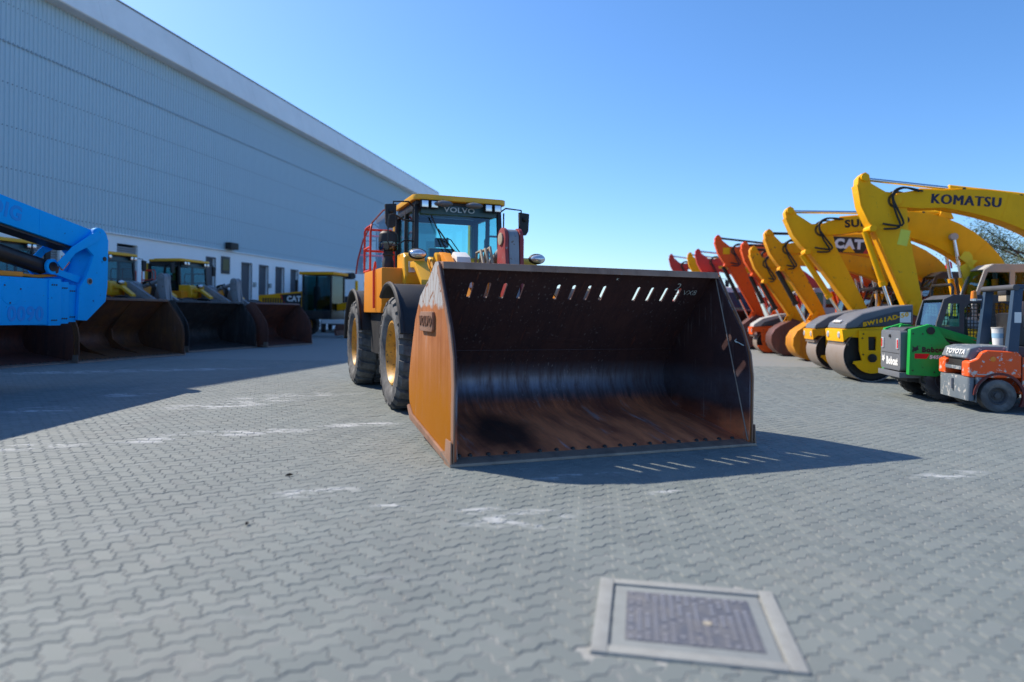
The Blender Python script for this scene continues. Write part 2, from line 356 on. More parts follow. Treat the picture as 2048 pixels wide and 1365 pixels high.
# ------------------------------------------------------------------ pavement
def yard():
    g = P(); g.add([(-900, -300, -.0090), (900, -300, -.0090), (900, 2200, -.0090), (-900, 2200, -.0090)], [(0, 1, 2, 3)])
    m, nt, bs = newmat('yard_ground'); pos = ND(nt, 'ShaderNodeNewGeometry').outputs['Position']
    n1 = noise(nt, .35, 5, .6, pos); n2 = noise(nt, 7, 6, .7, pos); n3 = noise(nt, 60, 3, .6, pos)
    br = ND(nt, 'ShaderNodeTexBrick'); br.inputs['Scale'].default_value = 4.4; br.inputs['Mortar Size'].default_value = .012
    br.inputs['Color1'].default_value = (.195, .210, .202, 1); br.inputs['Color2'].default_value = (.175, .192, .184, 1); br.inputs['Mortar'].default_value = (.27, .275, .262, 1)
    mp = ND(nt, 'ShaderNodeMapping'); mp.inputs['Rotation'].default_value = (0, 0, R(-20)); nt.links.new(pos, mp.inputs[0]); nt.links.new(mp.outputs[0], br.inputs[0])
    c = mixc(nt, mathn(nt, 'MULTIPLY', ramp(nt, n1, .4, .7), .3), br.outputs[0], (.19, .205, .195))
    sep = ND(nt, 'ShaderNodeSeparateXYZ'); nt.links.new(pos, sep.inputs[0])
    c = mixc(nt, mathn(nt, 'MULTIPLY', n3, .25), c, (.2, .2, .2))
    nt.links.new(c, bs.inputs['Base Color']); bs.inputs['Roughness'].default_value = .85
    yd = link('yard_ground', g.mesh('yard_ground'), m); yd['kind'] = 'structure'
    js = link('joint_sand', P().add([(-3.1, 1.05, -.0042), (3.1, 1.05, -.0042), (18.1, 20.3, -.0042), (-18.1, 20.3, -.0042)], [(0, 1, 2, 3)]).mesh('joint_sand'), paint('joint_sand', (.33, .335, .315), .9, dirt=.6, dcol=(.16, .155, .145), sc=2.6, bmp=.3)); js['kind'] = 'structure'
    # paver material: grey concrete, each stone a little different, chalky scuffs and tyre marks
    m, nt, bs = newmat('concrete_paver'); pos = ND(nt, 'ShaderNodeNewGeometry').outputs['Position']
    at = ND(nt, 'ShaderNodeAttribute', attribute_name='tone').outputs['Fac']; oi = ND(nt, 'ShaderNodeObjectInfo').outputs['Random']
    isob = ND(nt, 'ShaderNodeAttribute', attribute_name='merged').outputs['Fac']
    rnd = mathn(nt, 'ADD', mathn(nt, 'MULTIPLY', at, isob), mathn(nt, 'MULTIPLY', oi, mathn(nt, 'SUBTRACT', 1., isob)))
    n1 = noise(nt, .45, 5, .6, pos); n2 = noise(nt, 5, 6, .7, pos); n3 = noise(nt, 140, 3, .7, pos)
    c = mixc(nt, rnd, (.140, .166, .162), (.180, .206, .197))
    c = mixc(nt, mathn(nt, 'MULTIPLY', ramp(nt, n1, .38, .7), .35), c, (.138, .153, .148))
    c = mixc(nt, mathn(nt, 'MULTIPLY', ramp(nt, noise(nt, .8, 4, .6, pos), .5, .75), .2), c, (.28, .265, .22))
    c = mixc(nt, mathn(nt, 'MULTIPLY', ramp(nt, n3, .35, .8), .35), c, (.13, .147, .142))
    c = mixc(nt, mathn(nt, 'MULTIPLY', ramp(nt, n2, .56, .75), .4), c, (.22, .22, .22))
    tot = None
    tm = mathn(nt, 'MULTIPLY', ramp(nt, noise(nt, .9, 4, .55, pos, (1.6, .16, 1)), .55, .68), ramp(nt, n2, .35, .6))
    c = mixc(nt, mathn(nt, 'MULTIPLY', tm, .30), c, (.09, .095, .10))
    sm = ramp(nt, noise(nt, 3.4, 9, .78, pos, (.6, 1.6, 1)), .50, .545)
    for px, py, rx, ry in ((630, 985, .40, .16), (1040, 1035, .50, .22), (960, 1022, .22, .10), (1090, 1050, .25, .10), (440, 812, .9, .45), (480, 865, 1.0, .3), (320, 880, .5, .2), (60, 893, .6, .25), (250, 790, .5, .35), (85, 821, .5, .5), (520, 800, .8, .5), (720, 850, .7, .2), (350, 740, 2.2, .5), (150, 745, 2, .5), (1330, 985, .22, .06), (1160, 952, .5, .12), (620, 790, 1., .3), (1900, 950, .5, .15), (800, 1010, .3, .08)):
        q = gp(px, py); d = ND(nt, 'ShaderNodeVectorMath', operation='SUBTRACT'); nt.links.new(pos, d.inputs[0]); d.inputs[1].default_value = q
        mpn = ND(nt, 'ShaderNodeMapping'); mpn.vector_type = 'TEXTURE'; mpn.inputs['Rotation'].default_value = (0, 0, R(20)); mpn.inputs['Scale'].default_value = (rx, ry, 1)
        nt.links.new(d.outputs[0], mpn.inputs[0]); ln = ND(nt, 'ShaderNodeVectorMath', operation='LENGTH'); nt.links.new(mpn.outputs[0], ln.inputs[0])
        k = ramp(nt, ln.outputs[1], 1.1, .35); tot = k if tot is None else mathn(nt, 'MAXIMUM', tot, k)
    c = mixc(nt, mathn(nt, 'MULTIPLY', mathn(nt, 'MULTIPLY', tot, sm), .55), c, (.60, .62, .63))
    c = mixc(nt, mathn(nt, 'MULTIPLY', ramp(nt, noise(nt, 1.7, 8, .75, pos, (.3, 2.4, 1)), .60, .68), .18), c, (.50, .51, .51))
    nt.links.new(c, bs.inputs['Base Color']); bs.inputs['Roughness'].default_value = .78
    bump(nt, bs, n3, .25, .004)
    pm = m
    u = .111; ang = R(38); am = .0150; top = 0.
    def edge(a, b):             # wavy unit edge, same from either side
        a, b = V(a), V(b); fl = (b.x+b.y) < (a.x+a.y)
        if fl: a, b = b, a
        t = b-a; nn = V((-t.y, t.x))
        r = [a, a+t*.27+nn*am/u, a+t*.73-nn*am/u, b]
        return r[::-1] if fl else r
    def outline(hor):
        cs = [(0, 0), (1, 0), (2, 0), (2, 1), (1, 1), (0, 1)] if hor else [(0, 0), (1, 0), (1, 1), (1, 2), (0, 2), (0, 1)]
        pts = []
        for i in range(6): pts += edge(cs[i], cs[(i+1) % 6])[:-1]
        return [V((p.x*u, p.y*u)) for p in pts]
    def inset(pts, d):
        n = len(pts); o = []
        for i in range(n):
            a, b, c_ = pts[i-1], pts[i], pts[(i+1) % n]
            n1 = V((-(b-a).y, (b-a).x)).normalized(); n2 = V((-(c_-b).y, (c_-b).x)).normalized()
            m_ = (n1+n2); m_ = m_/max(m_.dot(n1), .5); o.append(b+m_*d)
        return o
    shapes = {}
    for hor in (0, 1):
        o = outline(hor); ctr = V((u, u/2)) if hor else V((u/2, u))
        shapes[hor] = [[(p-ctr) for p in inset(o, d)] for d in (.0026, .0058)], ctr
    def proto(hor):
        (l0, l1), _ = shapes[hor]; n = len(l0)
        vs = [(p.x, p.y, -.02) for p in l0]+[(p.x, p.y, -.003) for p in l0]+[(p.x, p.y, 0) for p in l1]
        fs = [tuple(range(2*n, 3*n))]
        for k in (0, 1): fs += [(k*n+i, k*n+(i+1) % n, (k+1)*n+(i+1) % n, (k+1)*n+i) for i in range(n)]
        return np.array(vs), fs
    prot = {h: proto(h) for h in (0, 1)}
    ca, sa = cos(ang), sin(ang)
    cover = [V((.36, 3.02)), V((.53, 3.87)), V((1.43, 3.70)), V((1.26, 2.86))]
    def in_cover(x, y, g=-.035):
        cx, cy = .895, 3.36; a = R(-10.6); dx, dy = x-cx, y-cy
        lx, ly = dx*cos(a)+dy*sin(a), -dx*sin(a)+dy*cos(a)
        return abs(lx) < .46+g and abs(ly) < .43+g
    rec = []
    for i in range(-220, 310):
        for j in range(-180, 310):
            s = (i-j) % 4
            if s == 0: hor = 1
            elif s == 2: hor = 0
            else: continue
            # horizontal stone covers (i,j),(i+1,j); upright one covers (i,j),(i,j-1)... laid as a herringbone
            cx, cy = ((i+1)*u, (j+.5)*u) if hor else ((i+.5)*u, (j+0.)*u)
            X, Y = cx*ca-cy*sa, cx*sa+cy*ca
            if not (.9 < Y < 20.5 and abs(X) < .78*Y+2.6) or in_cover(X, Y): continue
            rec.append((Y, X, hor))
    rec.sort()
    rng = np.random.default_rng(3)
    meshes = {}
    for h in (0, 1):
        vs, fs = prot[h]; me = bpy.data.meshes.new('paver'); me.from_pydata(vs.tolist(), [], fs); me.materials.append(pm); meshes[h] = me
    vis = [q for q in rec if q[0] > 2.72 and abs(q[1]) < .75*q[0]][:300]
    vset = set(vis)
    for Y, X, h in vis:
        o = link('paver', meshes[h], None, yd, (X, Y, rng.normal(0, .0009)), (rng.normal(0, .004), rng.normal(0, .004), ang+rng.normal(0, .006)))
    rest = [q for q in rec if q not in vset]
    VV, FF, TT = [], [], []; off = 0
    for Y, X, h in rest:
        vs, fs = prot[h]; a = ang+rng.normal(0, .006); c_, s_ = cos(a), sin(a); tx, ty = rng.normal(0, .004, 2)
        w = np.empty_like(vs); w[:, 0] = vs[:, 0]*c_-vs[:, 1]*s_+X; w[:, 1] = vs[:, 0]*s_+vs[:, 1]*c_+Y
        w[:, 2] = vs[:, 2]+rng.normal(0, .0009)+tx*vs[:, 0]+ty*vs[:, 1]
        VV.append(w)
        if Y < 9: use = fs
        else: use = fs
        FF += [[i+off for i in f] for f in use]; TT += [rng.random()]*len(use); off += len(vs)
    me = bpy.data.meshes.new('paver_field'); me.from_pydata(np.concatenate(VV).tolist(), [], FF); me.materials.append(pm)
    a = me.attributes.new('tone', 'FLOAT', 'FACE'); a.data.foreach_set('value', TT)
    a = me.attributes.new('merged', 'FLOAT', 'FACE'); a.data.foreach_set('value', [1.]*len(TT))
    o = link('paver_field', me, None, yd); o['kind'] = 'stuff'
    # access cover set in the paving
    t = thing('access_cover', 'square metal access cover with studded plate and pale frame set into the paving', 'manhole cover', (.895, 3.36, 0), R(-10.6))
    CONC = paint('cover_concrete', (.29, .30, .285), .85, dirt=.6, dcol=(.20, .20, .19), sc=6, chips=.3, ccol=(.16, .15, .14)); IRON = paint('cover_iron', (.12, .13, .155), .6, .3, dirt=.8, dcol=(.22, .215, .21), sc=9)
    for x0, x1, y0, y1 in ((-.46, -.385, -.43, .43), (.385, .46, -.43, .43), (-.383, .383, -.43, -.36), (-.383, .383, .36, .43)):
        part('frame_bar', P().box(x0, x1, y0, y1, -.02, .012), CONC, t, .005)
    pl = part('plate', P().box(-.372, .372, -.348, .348, -.02, .004), paint('cover_border', (.235, .255, .25), .8, dirt=.5, dcol=(.17, .18, .18), sc=6), t, .003)
    ctr = part('centre_plate', P().box(-.31, .31, -.28, .28, .0045, .007), IRON, t, .001)
    st = P()
    for i in range(15):
        for j in range(13):
            if random.random() < .22: continue
            st.box(-.295+i*.04, -.295+i*.04+.022, -.265+j*.042, -.265+j*.042+.024, .007, .0105)
    o = part('stud_pattern', st, paint('cover_stud', (.27, .28, .31), .6, .3, dirt=.4), ctr); o['kind'] = 'stuff'
    part('paint_spot', P().lathe([(.001, .0112), (.022, .0112)], (.08, -.04, 0), 'z', 12), paint('pale_spot', (.42, .38, .30), .7), ctr)
    return yd
yard()

# ------------------------------------------------------------------ warehouse along the yard
def warehouse():
    A = 25.5; rz = atan2(1, .19)
    t = thing('warehouse', 'long warehouse with ribbed blue grey cladding above a white plastered base wall', 'warehouse', (-A, 0, 0), rz)
    s0, s1 = 13., 86.; k = A/18.5
    zb, zl, zt, zr = 1.5+k*2.65, 1.5+A*.413, 1.5+k*9.67, 1.5+k*10.67
    WALL = paint('white_plaster', (.93, .94, .95), .8, dirt=.15, dcol=(.7, .7, .7), sc=.6)
    CLAD = paint('blue_grey_cladding', (.52, .66, .73), .5, .05, dirt=.35, dcol=(.42, .55, .63), sc=.35, bmp=.02)
    FASC = paint('white_fascia', (.93, .92, .88), .55, dirt=.25, dcol=(.45, .46, .46), sc=.4)
    DOOR = paint('dark_door', (.085, .09, .105), .5, dirt=.3, dcol=(.15, .15, .16))
    SHUT = paint('roller_shutter', (.33, .34, .36), .5, .2, dirt=.3)
    def s_at(px): q = (px-1024)/1365.333; return A/(.19-q)*hypot(1, .19)      # wall distance seen at a picture column
    def z_at(px, py): Y = A/(.19-(px-1024)/1365.333); return 1.5+(626.6+.0131*(px-1024)-py)*Y/1365.333
    doors = [(s_at(a), s_at(b), 0., z_at(a, y)) for a, b, y in ((483, 501, 527), (518, 534, 532), (551, 566, 536), (581, 594, 541), (412, 428, 516))]
    shut = [(s_at(52), s_at(118), 0., z_at(85, 470)), (s_at(232), s_at(274), 0., z_at(250, 489))]
    holes = [[(a, .02), (b, .02), (b, c), (a, c)] for a, b, _, c in doors+shut]
    part('base_wall', P().prism([(s0, 0), (s1, 0), (s1, zb+.3), (s0, zb+.3)], 0, .3, holes), WALL, t)
    for a, b, _, c in doors:
        d = part('door', P().box(a+.002, b-.002, .14, .2, .02, c-.002), DOOR, t)
        fr_ = P().box(a-.08, a-.001, -.03, .05, 0, c+.08).box(b+.001, b+.08, -.03, .05, 0, c+.08).box(a, b, -.03, .05, c+.001, c+.08)
        part('door_frame', fr_, DOOR, d)
        part('handle', P().box(b-.2, b-.15, .08, .14, 1., 1.25), GREYS, d)
    for a, b, _, c in shut:
        n = int((c-.05)/.11); q = []
        for i in range(n):
            z = .03+i*.11; q += [(.16, z), (.11, z+.03), (.11, z+.075), (.16, z+.105)]
        vs = [(x, y, z) for y, z in q for x in (a+.01, b-.01)]
        part('roller_shutter', P().add(vs, [(2*i, 2*i+1, 2*i+3, 2*i+2) for i in range(len(q)-1)]), SHUT, t)
    zf = 1.5+(zt-1.5)*(A-.75)/A
    # cladding: separate ribbed sheets in two rows
    w = 1.05; prof = []
    for i in range(5):
        x = i*.21; prof += [(x+.002, 0), (x+.118, 0), (x+.135, -.055), (x+.172, -.055), (x+.190, 0)]
    n = len(prof)
    def sheet(z0, z1):
        vs = [(x, y, z) for z in (z0, z1) for x, y in prof]
        p = P().add(vs, [(i, i+1, n+i+1, n+i) for i in range(n-1)]); me = p.mesh('cladding_sheet', ang=20); me.materials.append(CLAD); return me
    lo, hi = sheet(zb-.05, zl+.06), sheet(zl, zt+.03)
    for i in range(int((s1-s0)/w)):
        link('cladding_sheet', lo, None, t, (s0+i*w, -.06, 0)); link('cladding_sheet', hi, None, t, (s0+i*w, -.075, 0))
    st = P()
    for z in (zb+.25, 1.5+A*.217, 1.5+A*.283, 1.5+A*.35, zl+.05, 1.5+A*.473):
        for i in range(int((min(s1, 62)-s0)/.21)):
            x = s0+i*.21+.045; st.box(x-.015, x+.015, -.09, -.062, z-.015, z+.015)
    o = part('fixing_screws', st, paint('screw_dark', (.06, .10, .16), .5), t); o['kind'] = 'stuff'
    st = P()
    part('lap_flashing', P().box(s0, s1, -.125, -.076, zl-.02, zl+.02), paint('flashing', (.30, .42, .51), .5), t)
    part('drip_flashing', P().prism([(-.14, zb-.10), (-.135, zb-.10), (-.07, zb-.02), (0, zb-.02), (0, zb-.03), (-.075, zb-.03)], s0, s1, ax='x'), FASC, t)
    x = s0
    while x < s1-.1:
        e = min(x+6.3, s1)
        part('fascia_panel', P().prism([(-.70, zf), (-.75, zf+.04), (-.22, zr-.03), (-.16, zr), (.2, zr), (.2, zf)], x+.006, e-.006, ax='x'), FASC, t); x = e
    part('gutter_edge', P().prism([(-.24, zr+.002), (-.24, zr+.06), (.1, zr+.10), (.1, zr+.002)], s0, s1, ax='x'), paint('gutter', (.33, .31, .27), .6), t)
    part('roof', P().prism([(.1, zr-.3), (.1, zr+.08), (15, zr+1.2), (30, zr+.08), (30, zr-.3)], s0+.05, s1-.05, ax='x'), FASC, t)
    part('rear_wall', P().box(s0+.1, s1-.1, 29.5, 29.9, 0, zr-.35), CLAD, t)
    part('end_wall', P().prism([(.31, 0), (29.4, 0), (29.4, zr-.31), (.31, zr-.31)], s1-.4, s1-.1, ax='x'), CLAD, t)
    part('end_wall', P().prism([(.31, 0), (29.4, 0), (29.4, zr-.31), (.31, zr-.31)], s0+.1, s0+.4, ax='x'), CLAD, t)
    # floodlight and dark notice board
    s = s_at(449); z = z_at(449, 530)
    b = part('notice_board', P().box(s-.42, s+.42, -.06, -.002, z-.55, z+.5), paint('notice', (.035, .04, .045), .4), t, .01)
    part('notice_panel', P().box(s-.3, s+.3, -.066, -.061, z-.35, z+.35), paint('notice_face', (.14, .13, .05), .5), b)
    f = part('floodlight', P().box(s-.25, s+.55, -.55, -.15, z+.95, z+1.35, ), BLACK, t, .03)
    part('bracket', P().box(s+.05, s+.2, -.15, -.002, z+1.05, z+1.2), BLACK, f)
    for q in (s_at(507), s_at(538)):
        part('wall_light', P().box(q-.12, q+.12, -.12, -.002, 3.0, 3.3), LGREY, t, .02)
warehouse()

# ------------------------------------------------------------------ wheel loaders
SIDE = [(0, 0), (.012, .3), (.008, .8), (-.03, 1.04), (-.09, 1.2), (-.17, 1.35), (-.40, 1.66), (-.62, 1.985), (-.70, 2.035), (-.80, 2.035), (-1.07, 1.86), (-1.46, 1.675), (-1.70, 1.40), (-1.9, .97), (-2.0, .66), (-1.97, .42), (-1.86, .26), (-1.72, .22), (-.19, .005)]
def bucket(t, B, inner, side, lip, topm, main=False, w=1.79, nb=19, ribs=False):
    "shell profile (x,z) of the inside, then plates"
    prof = [(0, .035), (-.17, .075), (-.725, .165), (-1.30, .245), (-1.50, .30), (-1.64, .40), (-1.73, .55), (-1.755, .736), (-1.70, .88), (-1.575, 1.03)]
    up0, up1 = (-1.575, 1.03), (-.66, 2.0)
    out = [(x-.02, z-.035) if x > -1.2 else (x-.03, z-.02) for x, z in prof]
    wi = w-.03
    p = P()
    n = len(prof); vs = [(x, y, z) for (x, z) in prof+out[::-1] for y in (-wi, wi)]
    m = 2*n
    fs = [(2*i, 2*i+1, 2*((i+1) % m)+1, 2*((i+1) % m)) for i in range(m)]
    fs += [tuple(2*i for i in range(m)), tuple(2*i+1 for i in reversed(range(m)))]
    p.add(vs, fs)
    bk = part('bucket', p, inner, t, 0, ang=40)
    # upper plate, slots cut right through
    dx, dz = up1[0]-up0[0], up1[1]-up0[1]; L = hypot(dx, dz); ux, uz = dx/L, dz/L
    M = Matrix(((0, ux, -uz, up0[0]), (1, 0, 0, 0), (0, uz, ux, up0[1]), (0, 0, 0, 1)))   # (y along, s along slope, n)
    holes = []
    if main:
        sc = (1.745-up0[1])/uz
        for y in (-1.357, -1.154, -.958, -.752, -.289, -.09, .115, .315, .788, .983, 1.186, 1.381): holes.append(slot2(y, sc, .046, .235))
    part('back_plate', P().prism([(-wi, .002), (wi, .002), (wi, L), (-wi, L)], 0., .022, holes, M, 'z'), inner, bk)
    part('weld_seam', P().tube([(up0[0]+.004, -wi, up0[1]), (up0[0]+.004, wi, up0[1])], .006, 6), inner, bk)
    part('top_beam', P().prism([(-.64, 2.005), (-.60, 1.955), (-.56, 1.955), (-.585, 2.03), (-.80, 2.045), (-.80, 2.00)], -w+.031, w-.031), topm, bk, .006)
    for sg in (-1, 1):
        part('side_plate', P().prism(SIDE, sg*(w-.03), sg*(w-.0075)), inner, bk, .003)
        part('side_skin', P().prism(SIDE, sg*(w-.007), sg*w), side, bk, .002)
        part('side_edge', P().prism([(.03, -.012), (.032, .8), (-.01, 1.05), (-.15, 1.36), (-.60, 2.0), (-.66, 1.97), (-.23, 1.35), (-.10, 1.04), (-.06, .8), (-.055, .1)], sg*(w+.001), sg*(w+.016)), topm if main else side, bk, .003)
        part('wear_strip', P().prism([(.0, -.015), (-.0, .05), (-.2, .06), (-1.75, .265), (-1.90, .36), (-1.96, .33), (-1.80, .19), (-.2, -.005)], sg*(w+.0165 if 0 else w+.002), sg*(w+.03)), topm if main else side, bk, .004)
        part('corner_tooth', P().hexa([(-.17, sg*(w+.031), -.01), (.05, sg*(w+.031), -.012), (.05, sg*(w+.05), -.012), (-.17, sg*(w+.05), -.01)], [(-.15, sg*(w+.031), .24), (.035, sg*(w+.031), .24), (.035, sg*(w+.042), .24), (-.15, sg*(w+.042), .24)]), topm if main else lip, bk, .004)
        if main:
            a = P().tube([(-.63, sg*(w-.036), 1.99), (.0, sg*(w-.036), .06)], .009, 6); part('weld_seam', a, lip, bk)
    part('cutting_edge', P().prism([(.055, -.004), (.05, .024), (-.06, .052), (-.30, .088), (-.30, .052), (-.06, .015)], -w-.05, w+.05), lip, bk, .003)
    ys = [-1.70, -1.583, -1.392, -1.206, -1.068, -.825, -.633, -.443, -.252, -.059, .131, .317, .509, .697, .889, 1.129, 1.251, 1.443, 1.628]
    if not main: ys = [-w+.1+i*(2*w-.2)/(nb-1) for i in range(nb)]
    for y in ys: link('bolt', BOLT, None, bk, (-.12, y, .062), (0, R(8), 0))
    if ribs:
        for y in (-.62, .62):
            part('inner_rib', P().prism([(-.25, .075), (-.55, .17), (-1.1, .34), (-1.45, .6), (-1.5, .95), (-1.0, 1.6), (-.68, 1.97), (-1.6, 1.0), (-1.755, .736), (-1.5, .3), (-.7, .15)], y-.02, y+.02), inner, bk)
    return bk
def cab(t, X, glassm, yel, main=True):
    "cab with its front roof edge at x = X; windscreen, side glass, roof, seat"
    zb, zt = 1.75, 3.46; f0, f1, r0 = X-.22, X-.10, X-1.75; hw = .83; a = .035
    pil = P()
    for sg in (-1, 1):
        y = sg*hw
        pil.hexa([(f1-.02, y-sg*.16 if 0 else y-.045, zb), (f1+.07, y-.045, zb), (f1+.07, y+.045, zb), (f1-.02, y+.045, zb)], [(f0-.02, y*.97-.04, zt), (f0+.06, y*.97-.04, zt), (f0+.06, y*.97+.04, zt), (f0-.02, y*.97+.04, zt)])
        pil.box(X-.95, X-.87, y-.035, y+.035, zb, zt); pil.box(r0, r0+.10, y-.05, y+.05, zb, zt)
    pil.box(f0, f0+.05, -hw+.05, hw-.05, zt-.12, zt-.002).box(r0+.1, f0, -hw-.03, -hw+.04, zt-.1, zt-.003).box(r0+.1, f0, hw-.04, hw+.03, zt-.1, zt-.003).box(r0, r0+.05, -hw+.05, hw-.05, zt-.12, zt-.002)
    c = part('cab_frame', pil, BLKP, t, .012)
    part('cab_floor', P().box(r0, f1, -hw, hw, 1.55, 1.745).box(r0-.002, r0+.06, -hw+.06, hw-.06, 1.75, 2.3), BLKP, c, .02)
    part('yellow_pillar', P().box(r0-.16, r0-.003, -hw-.06, -hw+.10, 1.8, zt), yel, c, .01); part('yellow_pillar', P().box(r0-.16, r0-.003, hw-.10, hw+.06, 1.8, zt), yel, c, .01)
    # glass
    part('windscreen', P().add([(f1+.03, -hw+.05, zb+.25), (f1+.06, 0, zb+.25), (f1+.03, hw-.05, zb+.25), (f0+.03, -hw*.97+.045, zt-.12), (f0+.055, 0, zt-.12), (f0+.03, hw*.97-.045, zt-.12)], [(0, 1, 4, 3), (1, 2, 5, 4)]), glassm, c)
    for sg in (-1, 1):
        y = sg*(hw-.005)
        part('side_window', P().add([(X-.86, y, zb+.02), (f1-.03, y, zb+.02), (f0-.03, y*.975, zt-.11), (X-.86, y, zt-.11)], [(0, 1, 2, 3)]), glassm, c)
        part('side_window', P().add([(r0+.1, y, zb+.3), (X-.96, y, zb+.3), (X-.96, y, zt-.11), (r0+.1, y, zt-.11)], [(0, 1, 2, 3)]), glassm, c)
    part('rear_window', P().add([(r0+.03, -hw+.05, zb+.55), (r0+.03, hw-.05, zb+.55), (r0+.03, hw-.05, zt-.13), (r0+.03, -hw+.05, zt-.13)], [(0, 1, 2, 3)]), glassm, c)
    # roof
    rf = P().prism(rrect(r0-.02, X+.02, -.90, .90, .16), zt+.075, zt+.175, ax='z')
    rf.prism(rrect(r0+.1, X-.2, -.72, .72, .12), zt+.17, zt+.215, ax='z')
    rf = part('roof', rf, yel, c, .03)
    part('roof_lining', P().box(r0+.02, X-.12, -hw, hw, zt, zt+.072), BLKP, c, .01)
    part('visor', P().box(f0+.062, f0+.10, -hw+.1, hw-.1, zt-.16, zt+.03), paint('visor_teal', (.02, .09, .12), .3), c, .006)
    # interior
    sx = X-1.05
    seat = P().prism([(sx-.25, 1.9), (sx+.25, 1.9), (sx+.28, 2.22), (sx+.2, 2.28), (sx-.15, 2.24), (sx-.25, 2.78), (sx-.36, 2.8), (sx-.34, 2.2)], -.27, .27)
    seat.box(sx-.36, sx-.26, -.14, .14, 2.81, 3.0)
    part('seat', seat, CABIN, c, .03)
    ds = P().prism([(f1-.02, zb), (f1-.30, zb+.02), (f1-.34, zb+.5), (f1-.2, zb+.62), (f1-.02, zb+.45)], -.35, .35)
    part('dashboard', ds, CABIN, c, .03)
    M = frame((f1-.42, .0, 2.50), (0, 1, 0), (-.45, 0, .9))
    sw = P().tube([M @ V((.2*cos(a_), .2*sin(a_), 0)) for a_ in [2*pi*i/20 for i in range(20)]], .016, 6, True)
    for a_ in (.5, 2.6, 4.7): sw.cyl(M @ V((0, 0, -.02)), M @ V((.2*cos(a_), .2*sin(a_), 0)), .012, 6)
    sw.cyl(M @ V((0, 0, 0)), (f1-.25, 0, 2.15), .025, 8)
    part('steering_wheel', sw, BLKP, c)
    part('console', P().box(sx-.2, sx+.45, -.55, -.36, 1.75, 2.42), CABIN, c, .03)
    # work lights on the roof front
    for y in (-.70, -.52, .52, .70):
        l = part('work_light', P().box(X-.06, X+.045, y-.075, y+.075, zt-.08, zt+.065), BLACK, c, .012)
        part('lens', P().box(X+.046, X+.052, y-.058, y+.058, zt-.065, zt+.05), LENS, c, .004)
    for sg in (-1, 1):
        y = sg*1.08
        part('mirror_arm', P().tube([(X-.25, sg*.86, zt-.02), (X-.20, sg*.95, zt+.05), (X-.12, sg*1.24, zt+.02), (X-.12, sg*1.26, zt-.3)], .016, 6), BLKP, c)
        mi = P().prism([(sg*1.20, zt-.42), (sg*1.25, zt-.46), (sg*1.34, zt-.46), (sg*1.385, zt-.38), (sg*1.40, zt-.04), (sg*1.19, zt-.02)], X-.16, X-.08, ax='x')
        part('mirror', mi, BLACK, c, .02)
        if main:
            part('mirror_knob', P().ball((X-.06, sg*1.29, zt-.16), .045), BLACK, c)
    return c
